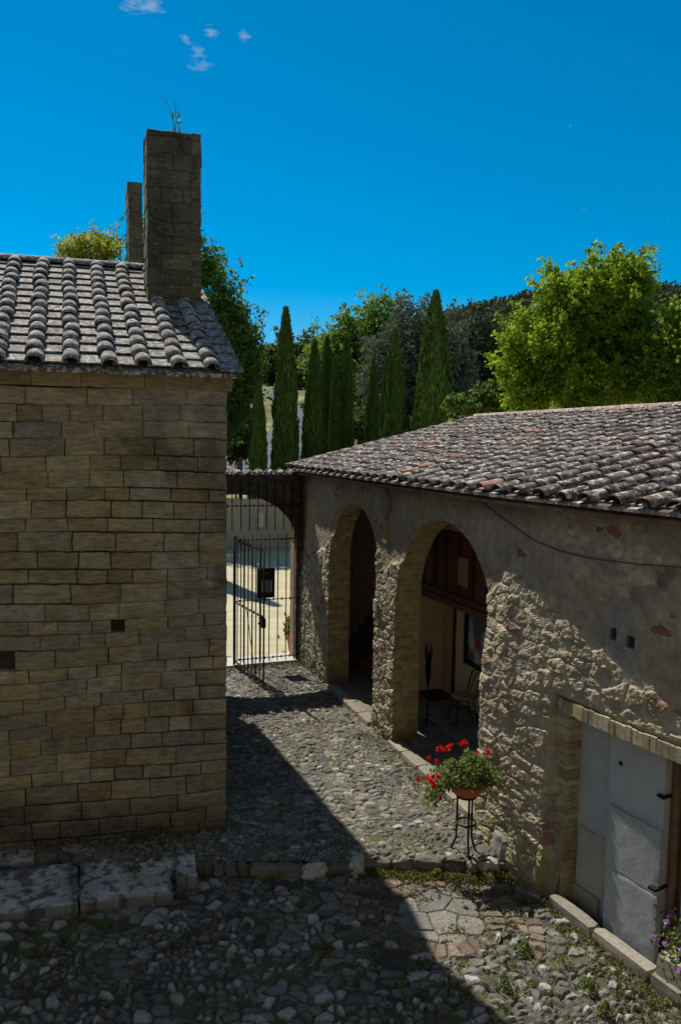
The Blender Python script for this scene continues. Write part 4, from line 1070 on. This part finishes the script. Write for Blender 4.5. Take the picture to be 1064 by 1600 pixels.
I = np.arange(A.size).reshape(A.shape); F = np.stack([I[:-1, :-1], I[1:, :-1], I[1:, 1:], I[:-1, 1:]], -1).reshape(-1, 4)
ins = (sd_gate(A, B) < -.002).ravel()[F].any(1) | (kx.ravel()[F].all(1) & (sd_gate(A.ravel()[F].mean(1), B.ravel()[F].mean(1)) < 0)); F = F[~ins]
f1, f2, r1, r2 = voro(A/.24, B/.15, 91); m = sst(.03, .2, f2-f1); dz = .03*m*r2+(fbm(A*9, B*9, seed=92)-.5)*.04
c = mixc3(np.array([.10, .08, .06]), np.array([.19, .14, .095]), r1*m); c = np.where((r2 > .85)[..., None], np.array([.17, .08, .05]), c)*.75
V = np.stack([G0[0]-DG[0]*A+DG[1]*dz, G0[1]-DG[1]*A-DG[0]*dz, B], -1).reshape(-1, 3); THK = .42
V2 = V+np.array([-DG[1], DG[0], 0])*THK
E_ = np.vstack([F[:, [0, 1]], F[:, [1, 2]], F[:, [2, 3]], F[:, [3, 0]]]); key = np.sort(E_, 1); kk = key[:, 0].astype(np.int64)*10**7+key[:, 1]
uq, inv, cnt = np.unique(kk, return_inverse=True, return_counts=True); be = E_[cnt[inv] == 1]; n = len(V)
# reveal strip in lighter brick
c = c.reshape(-1, 3)
rv = np.unique(be); rmap = {int(v): i for i, v in enumerate(rv)}; Vf = V[rv]; Vk = V2[rv]
Rv = np.vstack([Vf, Vk]); Rc = np.tile(np.array([.30, .22, .13]), (len(Rv), 1))*rng.uniform(.8, 1.15, (len(Rv), 1)); nr = len(rv)
Rf = np.array([(rmap[int(b)], rmap[int(a)], rmap[int(a)]+nr, rmap[int(b)]+nr) for a, b in be])
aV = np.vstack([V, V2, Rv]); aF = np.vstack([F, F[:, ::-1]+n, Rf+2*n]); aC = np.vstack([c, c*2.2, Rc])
meshobj('wall', aV, aF, M_rubble, gw, aC)
b1 = MB(); k_ = 0.
while k_ < 3.5:
    for (o_, dr) in ((.08, 1), (-.24, -1)):
        p_ = GP(k_, o_, 4.10); dv = np.array([-DG[1]*dr, DG[0]*dr, .25*1])*1.; dv /= np.linalg.norm(dv)
        tile_arch(b1, p_ if dr == 1 else GP(k_, -.5, 4.10), dv, np.array([DG[0], DG[1], 0]), Zr, .34, .10, .085, tcol_b()*.8, 7)
    k_ += .24
b1.build('coping_tiles', M_tile_b, gw)

IR = (.012, .011, .010)
def rod(b_, p, q, r=.011): b_.tube([p, q], r, IR, 6)
def leaf_gate(root, k0, k1, fn, n, zb, ztop, rails):
    for i in range(n):
        k_ = k0+(k1-k0)*i/(n-1); b_ = MB(); rod(b_, fn(k_, zb), fn(k_, ztop), .0115 if 0 < i < n-1 else .017); b_.build('bar', M_iron, root)
    for zr_ in rails:
        b_ = MB(); rod(b_, fn(k0, zr_), fn(k1, zr_), .011)
        for i in range(n-1):
            k_ = k0+(k1-k0)*(i+.5)/(n-1); p = fn(k_, zr_); b_.tube([p-Zr*.028, p+Zr*.028], .016, IR, 6)
        b_.build('rail', M_iron, root)
KF = 1.52
g1 = empty('gate_leaf', tuple(GP(.75, .03)), 'closed right leaf of the black iron gate, with a notice board hanging on it', 'gate', 'leaves of the iron gate')
leaf_gate(g1, .02, KF, lambda k_, z: GP(k_, .035, z), 9, .06, 2.83, (.14, 1.42, 2.73))
FO = GP(KF+.03, .05); EN = np.array([-1.45, 14.62, 0.]); dv = (EN-FO)[:2]; LN = np.linalg.norm(dv); dv = dv/LN
g2 = empty('gate_leaf', tuple(FO), 'folded leaf of the black iron gate standing open towards the courtyard', 'gate', 'leaves of the iron gate')
leaf_gate(g2, 0, LN, lambda k_, z: np.array([FO[0]+dv[0]*k_, FO[1]+dv[1]*k_, z]), 9, .05, 2.83, (.14, 1.42, 2.73))
b_ = MB(); M_ = lm(np.array([FO[0]+dv[0]*(LN-.17), FO[1]+dv[1]*(LN-.17), 0]), np.array([dv[0], dv[1], 0]), np.array([-dv[1], dv[0], 0]))
b_.box((0, -.035, 1.22), (.19, .035, 1.40), IR, M_); b_.tube([M_(np.array([[.1, -.05, 1.3]]))[0], M_(np.array([[.1, -.09, 1.3]]))[0]], .02, IR, 8); b_.build('lock', M_iron, g2)
b_ = MB(); rod(b_, np.array([FO[0]+dv[0]*LN*.45, FO[1]+dv[1]*LN*.45, 1.4]), np.array([FO[0]+dv[0]*LN*.75, FO[1]+dv[1]*LN*.75, .1]), .008); b_.build('brace', M_iron, g2)
g3 = empty('gate_grille', tuple(GP(1.5, .06, 3.4)), 'fixed black iron grille of hanging bars filling the arch above the gate', 'grille')
for i in range(17):
    k_ = .10+i*.187; b_ = MB(); rod(b_, GP(k_, .07, 2.93), GP(k_, .07, 4.22), .0115); b_.build('bar', M_iron, g3)
b_ = MB(); rod(b_, GP(.1, .07, 3.46), GP(3.1, .07, 3.46), .011)
for i in range(16):
    p = GP(.10+(i+.5)*.187, .07, 3.46); b_.tube([p-Zr*.026, p+Zr*.026], .016, IR, 6)
b_.build('rail', M_iron, g3)
for z_ in (1.42, 2.73, .14): gp = MB(); rod(gp, GP(-.14, .035, z_), GP(.02, .035, z_), .014); gp.build('hinge', M_iron, g1)
nb_ = empty('notice_board', tuple(GP(.8, .06, 2.0)), 'black notice board with two white papers hung on the closed gate leaf', 'notice board')
def gbox(b_, k0, k1, z0_, z1_, o0, o1, c_):
    V = [GP(k0, o0, z0_), GP(k1, o0, z0_), GP(k1, o1, z0_), GP(k0, o1, z0_), GP(k0, o0, z1_), GP(k1, o0, z1_), GP(k1, o1, z1_), GP(k0, o1, z1_)]
    b_.add(V, [(0, 1, 2, 3), (4, 7, 6, 5), (0, 4, 5, 1), (1, 5, 6, 2), (2, 6, 7, 3), (3, 7, 4, 0)], c_)
b_ = MB(); gbox(b_, .64, 1.03, 1.45, 2.10, -.03, .0, (.008, .008, .008)); b_.build('board', M_paint, nb_)
b_ = MB(); gbox(b_, .70, .82, 1.57, 1.84, .0, .006, (.30, .30, .30)); b_.build('paper', M_paint, nb_)
b_ = MB(); gbox(b_, .84, .94, 1.58, 1.83, .0, .006, (.28, .28, .28)); b_.build('paper', M_paint, nb_)
b_ = MB(); gbox(b_, .78, .88, 1.985, 2.0, .0, .006, (.3, .3, .3)); b_.build('title_strip', M_paint, nb_)

# low wall across the yard, sign on it, post behind it
b1 = MB(); xs = np.linspace(-24, 12, 60); V = []
for x_ in xs:
    for (y_, z_) in ((34.0, -.1), (34.0, 2.28), (34.3, 2.28), (34.3, -.1)): V.append((x_, y_+.02*math.sin(x_), z_+.02*math.sin(x_*.7)))
Fq = [(i*4+j, (i+1)*4+j, (i+1)*4+j+1, i*4+j+1) for i in range(59) for j in range(3)]; b1.add(V, Fq, (.33, .29, .22))
tag(b1.build('boundary_wall', mat('wall_render', (.33, .29, .225), rough=.9, var=.12, vscale=.8, bump=.2)), 'plain beige rendered low wall across the far side of the yard', 'wall')
b1 = MB(); p = atY(408, 812, 33.97); b1.box((p[0]-.13, 33.93, p[2]-.32), (p[0]+.13, 33.975, p[2]+.32), (.5, .46, .30)); tag(b1.build('wall_sign', M_paint), 'small upright cream sign on the beige low wall', 'sign')
b1 = MB(); p = atY(376, 790, 35.4); b1.tube([(p[0], 35.4, 0), (p[0], 35.4, 1.5), (p[0], 35.4, 4.1)], [.11, .10, .09], (.2, .1, .05), 8); tag(b1.build('wooden_post', M_wood), 'brown wooden post standing behind the low wall', 'post')

# potted plant past the gate
def potplant(loc, r, hgt, lab):
    root = empty('potted_plant', tuple(loc), lab, 'potted plant'); b_ = MB(); b_.lathe([(0, 0), (r*.65, 0), (r*.95, hgt*.8), (r*1.05, hgt*.82), (r*1.05, hgt), (r*.92, hgt), (r*.85, hgt*.85), (0, hgt*.85)], loc, (.42, .13, .06), 20); b_.build('pot', M_terra, root)
    Cn = np.array(loc)+[0, 0, hgt+.1]+rng.normal(size=(220, 3))*[r*.6, r*.6, .12]; b_ = MB(); V, F, cc = leafquads(Cn, .06, leafcol(220, (.10, .16, .03)), up=1.4, elong=3); b_.add(V, F, cc); b_.build('foliage', M_leaf, root)
potplant(GP(-.07, -.95, -.01), .15, .42, 'green plant in a tall terracotta pot just beyond the right gate post')

# ------------------------------------------------------------------ geranium on its stand
gs = atz(726, 1330, -.0); gx_, gy_ = gs[0], gs[1]
stn = empty('plant_stand', (gx_, gy_, 0), 'rusty iron ring stand on three legs by the wall corner, carrying the geraniums', 'plant stand')
RU = (.03, .02, .014)
for q in (-1.45, .75, 2.55):
    b_ = MB(); u_ = np.array([math.cos(q), math.sin(q), 0]); o = np.array([gx_, gy_, 0])
    b_.tube([o+u_*.115+Zr*.72, o+u_*.115+Zr*.3, o+u_*.12+Zr*.14, o+u_*.15+Zr*.05, o+u_*.18-Zr*.01], .013, RU, 6); b_.build('leg', M_iron, stn)
for z_ in (.69, .36):
    b_ = MB(); b_.tube([np.array([gx_+.115*math.cos(q), gy_+.115*math.sin(q), z_]) for q in np.linspace(0, 2*math.pi, 29)], .013, RU, 6, False); b_.build('ring', M_iron, stn)
ger = empty('geranium_pot', (gx_, gy_, .68), 'terracotta bowl of red geraniums on the iron stand', 'potted plant')
b_ = MB(); b_.lathe([(0, 0), (.10, .0), (.16, .04), (.22, .12), (.235, .155), (.245, .16), (.245, .185), (.22, .185), (.2, .15), (0, .14)], (gx_, gy_, .69), (.34, .10, .05), 28); b_.build('bowl', M_terra, ger)
# foliage: leaves on drooping stems
n = 3600; u = rng.normal(size=(n, 3)); u /= np.linalg.norm(u, axis=1)[:, None]; u[:, 2] = np.abs(u[:, 2])
rr_ = rng.uniform(.45, 1, n)**.5; Cn = u*rr_[:, None]*[.40, .29, .32]; Cn = Cn*(.35+1.2*fbm(u[:, 0]*3, u[:, 1]*3, u[:, 2]*3, 5)[:, None]); Cn += [gx_, gy_, .86]
m2_ = 900; t = rng.uniform(0, 1, m2_); Ct = np.stack([gx_-.2-.26*t+rng.normal(size=m2_)*.055, gy_-.05+rng.normal(size=m2_)*.08, .93-.30*t**1.3+rng.normal(size=m2_)*.06], 1)
Cn = np.vstack([Cn, Ct]); b_ = MB(); V, F, cc = leafquads(Cn, rng.uniform(.016, .036, len(Cn)), leafcol(len(Cn), (.17, .25, .07), .45, .25), up=.3, elong=1.25); b_.add(V, F, cc); b_.build('foliage', M_leaf, ger)
b_ = MB()
for i in range(40):
    q = random.uniform(0, 6.28); a = np.array([gx_, gy_, .84]); e = a+np.array([math.cos(q)*.27, math.sin(q)*.22, random.uniform(.02, .28)]); b_.tube([a, (a+e)/2+[0, 0, .05], e], .003, (.12, .12, .05), 4)
b_.build('stem', M_bark, ger)
fl = [(684, 1171), (692, 1171), (703, 1166), (699, 1170), (727, 1161), (721, 1162), (746, 1177), (762, 1175), (669, 1185), (683, 1191), (654, 1217), (669, 1215), (676, 1213), (673, 1219), (677, 1223), (676, 1228), (685, 1215), (722, 1225), (729, 1225), (688, 1247), (734, 1192)]
for i, (fx, fy) in enumerate(fl):
    Yd = gy_-.12-random.uniform(0, .12) if fy > 1200 else gy_+random.uniform(-.12, .1)
    p = atY(fx, fy, Yd); nn_ = 26; Cn = p+rng.normal(size=(nn_, 3))*.014*(1 if i % 3 else .8); b_ = MB()
    V, F, cc = leafquads(Cn, .028, np.clip(np.array([[.72, .015, .01]])*rng.uniform(.7, 1.2, (nn_, 1)), 0, 1), elong=1.1); b_.add(V, F, cc); b_.build('blossom', M_petal, ger)

# flowers in a trough by the kerb
tb = WP(np.array(9.52), .08, -.12)
tr = empty('flower_trough', tuple(tb), 'stone trough of purple and pink flowers against the white infill at the right edge', 'flower trough')
b_ = MB(); V, Fq = rockV(tb+np.array([0, 0, .13]), (.26, .70, .30), float(theta(np.array(9.5))), 90, 9, .88, .03); b_.add(V, Fq, (.33, .30, .24)); b_.build('trough', M_ground, tr, True)
n = 1800; Cn = tb+np.array([-.02, .04, .42])+rng.normal(size=(n, 3))*[.12, .2, .10]; b_ = MB(); V, F, cc = leafquads(Cn, rng.uniform(.014, .034, n), leafcol(n, (.10, .14, .04), .4, .3), up=.3); b_.add(V, F, cc); b_.build('foliage', M_leaf, tr)
for i in range(14):
    p = tb+np.array([random.uniform(-.28, .1), random.uniform(-.25, .42), random.uniform(.33, .62)]); b_ = MB(); Cn = p+rng.normal(size=(26, 3))*.016
    b_.add(*leafquads(Cn, .024, np.tile(random.choice(((.45, .2, .6), (.75, .62, .85), (.6, .3, .65), (.8, .25, .12))), (26, 1)), elong=1.1)); b_.build('blossom', M_petal, tr)

# boulders at the wall corner
for i, (px_, py_, sx, sy, sz, lab) in enumerate(((800, 1345, .42, .38, .42, 'largest grey boulder at the foot of the wall corner'), (756, 1320, .30, .26, .22, 'white-topped boulder beside the plant stand'),
        (750, 1350, .11, .10, .09, 'small round pale stone below the plant stand'), (783, 1296, .26, .30, .38, 'mossy boulder wedged against the pier behind the plant stand'), (840, 1372, .34, .30, .20, 'flat tan stone at the foot of the rubble wall'))):
    p = atz(px_, py_, -.1); b_ = MB(); V, Fq = rockV(p+np.array([0, .05, sz*.3]), (sx, sy, sz), i, 200+i, 12, .45, .22); b_.add(V, Fq, np.array([.2, .19, .165])*(1.7 if i == 2 else random.uniform(.8, 1.2)))
    tag(b_.build('boulder', M_ground, None, True), lab, 'boulder', 'stones at the foot of the wall corner')

# weeds (ground cover)
b_ = MB(); Cs = []; Sz = []
def tuft(x, y, z, r, n, s): 
    c_ = np.array([x, y, z])+rng.normal(size=(n, 3))*[r, r, r*.35]+[0, 0, r*.4]; Cs.append(c_); Sz.append(rng.uniform(.5, 1.2, n)*s)
for i in range(1500):
    x = random.uniform(-3.9, 3.5); y = random.uniform(5.7, 8.5)
    d_ = vn(np.array([x*1.4]), np.array([y*1.4]), seed=44)[0]; wgt = (.08 if x < .2 else .3)+(.65 if x > 1.1 else 0)
    if random.random() < wgt*d_*1.6: tuft(x, y, -.165, random.uniform(.015, .06), random.randint(10, 45), .02)
for i in range(90): x = random.uniform(.2, 2.1); tuft(x, float(step_y(np.array(x)))-random.uniform(.03, .18), -.15, .04, 45, .018)
for i in range(26): x = random.uniform(-3.9, .2); tuft(x, float(step_y(np.array(x)))-random.uniform(.03, .15), -.15, .04, 24, .018)
for i in range(60): s_ = random.uniform(7.5, 9.9); p = WP(np.array(s_), random.uniform(.24, .5), 0.); tuft(p[0], p[1], -.15, .035, 26, .018)
for i in range(60): s_ = random.uniform(.3, 6.2); p = WP(np.array(s_), random.uniform(.16, .4), 0.); tuft(p[0], p[1], .0, .03, 18, .016)
for i in range(70): k_ = random.uniform(.1, 2.6); p = GP(k_, random.uniform(.1, .45)); tuft(p[0], p[1], .0, .04, 18, .018)
for i in range(26): u_ = random.uniform(0, 3.2); p = C0+CW*u_+CN*random.uniform(.02, .12); tuft(p[0], p[1], -.02, .05, 30, .02)
p = atz(795, 1310, 0); tuft(p[0]-.1, p[1]+.1, .1, .09, 240, .022); p = atz(757, 1290, .1); tuft(p[0], p[1], .1, .07, 200, .02)
for (a, b) in ((207, 1360), (95, 1290), (232, 1292)): p = atz(a, b, 0); tuft(p[0], p[1], .0, .05, 120, .02)
Cs = np.concatenate(Cs); Sz = np.concatenate(Sz)
V, F, cc = leafquads(Cs, Sz, leafcol(len(Cs), (.12, .15, .04), .45, .45), up=.8, elong=2.1); tag(meshobj('weeds', V, F, M_leaf, None, cc), 'small green weeds sprouting between the cobbles', kind='stuff')
# larger leafy weeds one can count
k_ = 0
wl = [(640, 1488, 'beside the shadow edge'), (845, 1495, 'on the sunlit cobbles'), (925, 1555, 'near the kerb'), (880, 1515, 'between flat stones')]
for (px_, py_, lab) in ((820, 1490, 'bright green weed with spear leaves just right of the round paving'), (880, 1512, 'tallest leafy weed among the sunlit cobbles before the white infill'), (787, 1540, 'low leafy weed near the courtyard shadow edge'), (918, 1548, 'spreading bright weed by the pale cobbles at lower right'), (1008, 1470, 'slender weed growing up the foot of the marble slab'), (945, 1585, 'broad weed at the bottom edge of the courtyard'), (683, 1372, 'weed at the foot of the step edge')):
    p = atz(px_, py_, -.16); n = int(rng.integers(28, 90)); q = rng.uniform(0, 6.28, n); t = rng.uniform(.1, 1, n); R_ = float(rng.uniform(.05, .11))
    Cn = p+np.stack([np.cos(q)*t*R_, np.sin(q)*t*R_, .02+(1-t)*.11], 1); V, F, cc = leafquads(Cn, rng.uniform(.016, .026, n), leafcol(n, (.14, .21, .04), .35, .25), up=.9, elong=3)
    tag(meshobj('weed', V, F, M_leaf, None, cc), lab, 'weed', 'leafy weeds in the courtyard')

# ------------------------------------------------------------------ trees
def cypress_mesh(seed):
    rs = np.random.default_rng(seed); n = 26000
    t = rs.uniform(0, 1, n)**.9; q = rs.uniform(0, 2*math.pi, n)
    prof = np.interp(t, [0, .05, .25, .5, .75, .9, 1], [.55, .8, 1., .93, .66, .34, .04])
    lump = .62+.72*fbm(np.cos(q)*2.2+seed, np.sin(q)*2.2, t*9, seed, 3)+.14*(vn(q*4, t*30, seed=seed+3)-.5)
    r_ = prof*lump*rs.uniform(.72, 1.03, n)
    P = np.stack([np.cos(q)*r_, np.sin(q)*r_, t], 1)
    return P, q
def make_cypress(seed, Hh, Rr_):
    P, q = cypress_mesh(seed); n = len(P); P = P*[Rr_, Rr_, Hh]
    u = np.stack([np.cos(q)*.22, np.sin(q)*.22, np.ones(n)], 1)+rng.normal(size=(n, 3))*.22; u /= np.linalg.norm(u, axis=1)[:, None]
    v = np.stack([-np.sin(q), np.cos(q), 0*q], 1)+rng.normal(size=(n, 3))*.5; v /= np.linalg.norm(v, axis=1)[:, None]
    s_ = rng.uniform(.5, 1.2, n)[:, None]*Hh*.012
    V = np.stack([P-u*s_*1.6, P+v*s_*.55, P+u*s_*1.8, P-v*s_*.55], 1).reshape(-1, 3)
    cl = fbm(np.cos(q)*3, np.sin(q)*3, P[:, 2]*1.2, seed+9); cc = leafcol(n, (.08, .15, .025), .35, .2)*(.6+.8*cl)[:, None]
    return V, np.arange(4*n).reshape(n, 4), np.repeat(cc, 4, 0)
CYP = [(404, 597, 37.5, .50, 'shortest cypress, leftmost, beside the church wall', 2), (447, 485, 40, .70, 'tall slim cypress standing alone before the road', 1), (492, 535, 42, .64, 'cypress just right of the road, first of the tight row', 3),
       (511, 530, 46, .50, 'cypress in the middle of the tight row, half hidden by its neighbours', 1), (524, 562, 44, .32, 'thin cypress squeezed at the right of the tight row', 2), (541, 530, 45, .52, 'narrow cypress with a fine tip right of the tight row', 3),
       (584, 560, 46, .45, 'small dark cypress in front of the grey oak', 1), (618, 517, 42, .66, 'broad-based cypress left of the tallest one', 2), (605, 560, 43, .36, 'low slim cypress clinging to the left of a broader one', 3), (681, 460, 36, .96, 'tallest and widest cypress, rising above the tiled roof', 1)]
cyp_src = {}
for (px_, py_, Yd, R_, lab, sd_) in CYP:
    top = atY(px_, py_, Yd); base = float(land(top[0], Yd)); Hh = top[2]-base
    root = empty('cypress', (top[0], Yd, base), lab, 'cypress', 'cypresses beyond the yard')
    V, F, cc = make_cypress(sd_*10+int(px_), Hh, R_)
    o = meshobj('foliage', V+np.array([top[0], Yd, base]), F, M_leafd, root, cc)
    b_ = MB(); b_.tube([(top[0], Yd, base-.2), (top[0], Yd, base+Hh*.5), (top[0], Yd, base+Hh*.9)], [.16, .10, .02], (.07, .05, .04), 8); b_.build('trunk', M_bark, root)
# two cypresses left of the gate axis whose shadows cross the yard
for (x, y, Hh, lab) in ((-6.9, 29.6, 12.0, 'nearer cypress behind the church whose shadow streaks the yard'), (-9.4, 28.6, 10.2, 'farther-left cypress hidden behind the church')):
    root = empty('cypress', (x, y, 0), lab, 'cypress', 'cypresses beyond the yard'); V, F, cc = make_cypress(int(Hh), Hh, .55); meshobj('foliage', V+np.array([x, y, 0]), F, M_leafd, root, cc)
    b_ = MB(); b_.tube([(x, y, -.2), (x, y, Hh*.8)], [.16, .03], (.07, .05, .04), 8); b_.build('trunk', M_bark, root)

def tree(name, base, blobs, nclus, nleaf, csize, lsize, colr, lab, cat, seed=1, droop=0., var=.3, hue=.1, material=None, trunk=.22, spikes=0, group=None):
    """blobs: (x,y,z,rx,ry,rz) ellipsoids in metres, world; leaves in clumps spread through them"""
    rs = np.random.default_rng(seed); base = np.array(base, float); root = empty(name, tuple(base), lab, cat, group)
    vol = np.array([(b[3]*b[4]*b[5])**(2/3.) for b in blobs]); vol /= vol.sum(); Cn = []
    Sc = []
    for b, v_ in zip(blobs, vol):
        bc_ = np.array(b[:3]); br = np.array(b[3:]); R0 = min(b[3], b[5])
        n = max(6, int(nclus*v_*.2)); u = rs.normal(size=(n, 3)); u /= np.linalg.norm(u, axis=1)[:, None]      # inner filling
        Cn.append(bc_+u*(.25+.5*rs.uniform(0, 1, n)**.5)[:, None]*br); Sc.append(rs.uniform(.7, 1.3, n))
        for k in range(int(spikes*v_)):      # leafy shoots growing out and up
            a = rs.normal(size=3); a[2] += .15; a /= np.linalg.norm(a)
            fn = float(fbm(np.array([a[0]*2.4+seed]), np.array([a[1]*2.4]), np.array([a[2]*2.4]), seed, 2)[0])
            p0 = bc_+a*(.30+.75*fn)*br; dr = a*.75+np.array([0, 0, .55])+rs.normal(size=3)*.28; dr /= np.linalg.norm(dr)
            L_ = rs.uniform(.25, .75)*R0*(1+.9*max(0, a[2])*rs.uniform(0, 1)**2); m0 = max(3, int(L_/(csize*.5)))
            for t in np.linspace(0, 1, m0):
                Cn.append((p0+dr*L_*t+rs.normal(size=3)*csize*.16)[None]); Sc.append(np.array([rs.uniform(.7, 1.1)*(1-.55*t)]))
    Cn = np.concatenate(Cn); m_ = len(Cn)
    cs = csize*np.concatenate(Sc); nl = np.maximum(5, (nleaf*(cs/csize)**1.3)).astype(int); idx = np.repeat(np.arange(m_), nl); N = len(idx)
    off = rs.normal(size=(N, 3))*[1, 1, .62]*cs[idx][:, None]*.6; P = Cn[idx]+off; P[:, 2] -= droop*np.abs(off[:, 0])
    tone = (.75+.5*rs.uniform(0, 1, m_))[idx]; cc = leafcol(N, colr, var, hue)*tone[:, None]
    V, F, cc = leafquads(P, lsize*rs.uniform(.6, 1.3, N), cc, up=-.2, elong=1.5)
    meshobj('crown', V, F, material or M_leaf, root, np.clip(cc, 0, 1))
    b_ = MB(); top = np.mean([b[:3] for b in blobs], 0); mid = (base+top)/2+rs.normal(size=3)*.2
    b_.tube([base-[0, 0, .3], mid, top], [trunk, trunk*.7, trunk*.35], (.09, .07, .05), 10)
    for k in range(min(26, m_)):
        e = Cn[rs.integers(m_)]; s0 = base+(top-base)*rs.uniform(.35, .95); md = (s0+e)/2+rs.normal(size=3)*.15*trunk*5; b_.tube([s0, md, e], [trunk*.3, trunk*.16, trunk*.04], (.09, .07, .05), 6)
    b_.build('trunk', M_bark, root); return root
BS = .84
def pb(px_, py_, Yd, rx, rz, ry=None):
    rx = rx*BS; rz = rz*BS; ry = ry*BS if ry else None      # blob from where it appears at depth Yd; radii in picture pixels
    p = atY(px_, py_, Yd); k = Yd/1200; return (p[0], Yd, p[2], rx*k, (ry if ry else rx)*k, rz*k)
# T1 behind the church gable
Yd = 40; g = float(land(-8, Yd))
tree('broadleaf_tree', (atY(290, 690, Yd)[0], Yd, g), [pb(255, 392, Yd, 66, 60), pb(325, 470, Yd, 62, 82), pb(372, 560, Yd, 52, 80), pb(345, 640, Yd, 60, 70), pb(388, 600, 43, 26, 60)], 700, 40, .5, .13, (.10, .185, .025), 'green leafy tree rising behind the bell gable and the church corner', 'tree', 3, droop=.3, spikes=420)
Yd = 45
tree('yellow_green_tree', (atY(145, 690, Yd)[0], Yd, float(land(-14, Yd))), [pb(120, 392, Yd, 30, 28), pb(158, 388, Yd, 34, 32), pb(140, 450, Yd, 60, 46)], 300, 40, .5, .12, (.34, .36, .03), 'yellow-green treetop showing above the church ridge', 'tree', 5, droop=.2, spikes=110)
Yd = 72; X_ = atY(560, 600, Yd)[0]
tree('broadleaf_tree', (X_, Yd, float(land(X_, Yd))), [pb(600, 498, Yd, 42, 42), pb(555, 530, Yd, 46, 46), pb(515, 560, Yd, 42, 48), pb(580, 600, Yd, 90, 66)], 500, 40, .85, .21, (.15, .25, .03), 'light green open tree behind the row of cypresses', 'tree', 7, droop=.3, spikes=320)
for i, (blobs, cl, lab, Yd) in enumerate(((((650, 545, 74, 66), (612, 600, 60, 60), (690, 590, 60, 70)), (.15, .175, .115), 'grey-leaved evergreen oak behind the cypresses', 56), (((735, 555, 62, 66), (760, 610, 60, 50), (700, 620, 60, 50)), (.075, .10, .05), 'dark evergreen oak between the tallest cypress and the maple', 60))):
    bb = [pb(a, b, Yd, c_, d_) for (a, b, c_, d_) in blobs]; X_ = bb[0][0]
    tree('evergreen_oak', (X_, Yd, float(land(X_, Yd))), bb, 1200, 40, .62, .15, cl, lab, 'tree', 20+i, material=M_leafd, var=.45, spikes=300)
Yd = 20.5
tree('maple_tree', (atY(905, 700, Yd)[0], Yd, -.1), [pb(918, 490, Yd, 88, 72), pb(850, 552, Yd, 74, 68), pb(975, 455, Yd, 52, 66), pb(925, 600, Yd, 110, 50), pb(828, 610, Yd, 48, 42), pb(990, 560, Yd, 60, 70)], 1500, 40, .24, .078, (.24, .36, .02), 'large bright yellow-green maple behind the tiled roof', 'tree', 9, droop=.5, spikes=900)
Yd = 19
tree('maple_tree', (atY(1100, 700, Yd)[0], Yd, -.1), [pb(1075, 545, Yd, 66, 84), pb(1110, 600, Yd, 90, 60), pb(1040, 590, Yd, 44, 58), pb(1150, 520, Yd, 70, 90)], 900, 40, .24, .078, (.19, .30, .025), 'green maple at the right edge of the frame', 'tree', 10, droop=.5, spikes=520)
Yd = 24
tree('young_tree', (atY(745, 700, Yd)[0], Yd, 0), [pb(715, 632, Yd, 18, 13), pb(742, 636, Yd, 18, 15), pb(765, 622, Yd, 20, 22), pb(790, 642, Yd, 30, 16)], 90, 28, .30, .12, (.11, .18, .03), 'low bright green saplings just above the roof beside the maple', 'tree', 12, trunk=.07, spikes=60)
# bushes along the road
for i, (px_, py_, Yd, rx, rz, cl, lab) in enumerate(((372, 690, 46, 34, 34, (.05, .07, .02), 'dark bush at the roadside below the leafy tree'), (376, 652, 58, 20, 24, (.06, .09, .02), 'bush on the grassy bank left of the road'), (470, 588, 150, 22, 22, (.12, .14, .04), 'pale shrub where the road bends away'),
        (425, 575, 170, 34, 34, (.06, .085, .022), 'dark tree closing the view at the road bend'), (520, 650, 62, 50, 40, (.07, .10, .025), 'bush behind the tight row of cypresses'), (570, 668, 58, 40, 30, (.08, .11, .03), 'bush below the grey oak'), (655, 668, 54, 60, 34, (.03, .04, .02), 'dark bush between the two broad cypresses'), (470, 560, 190, 60, 40, (.10, .13, .03), 'light treetops at the far end of the road'))):
    b0 = pb(px_, py_, Yd, rx, rz); tree('bush', (b0[0], Yd, min(float(land(b0[0], Yd)), b0[2]-b0[5])), [b0], 260, 34, Yd*.007, Yd*.0028, cl, lab, 'bush', 40+i, trunk=.08*Yd/50, spikes=60, group='bushes and small trees along the road')
# far wooded hills
n = 5200; X = rng.uniform(-140, 330, n); Y = rng.uniform(185, 420, n); Z = land(X, Y); k_ = rng.uniform(2.6, 5., n)
idx = np.repeat(np.arange(n), 22); u = rng.normal(size=(len(idx), 3)); u /= np.linalg.norm(u, axis=1)[:, None]; u[:, 2] = np.abs(u[:, 2])*1.1
P = np.stack([X, Y, Z], 1)[idx]+u*k_[idx][:, None]*rng.uniform(.75, 1.05, len(idx))[:, None]+[0, 0, 1.2]
cc = leafcol(len(P), (.06, .085, .034), .3, .15)*(.7+.6*rng.uniform(0, 1, n))[idx][:, None]
V, F, cc = leafquads(P, rng.uniform(.9, 1.7, len(P)), cc, elong=1.2); tag(meshobj('forest', V, F, M_leafd, None, cc), 'dark wooded hillside far behind the trees', kind='stuff')
# overhead line
b_ = MB(); a = atY(352, 533, 62); c_ = atY(640, 531, 62); pts = [a*(1-t)+c_*t-Zr*1.0*math.sin(t*math.pi)*.25 for t in np.linspace(0, 1, 12)]; b_.tube(pts, .022, (.1, .11, .12), 5); tag(b_.build('power_line', M_paint), 'thin overhead cable crossing behind the cypress tops', 'cable')
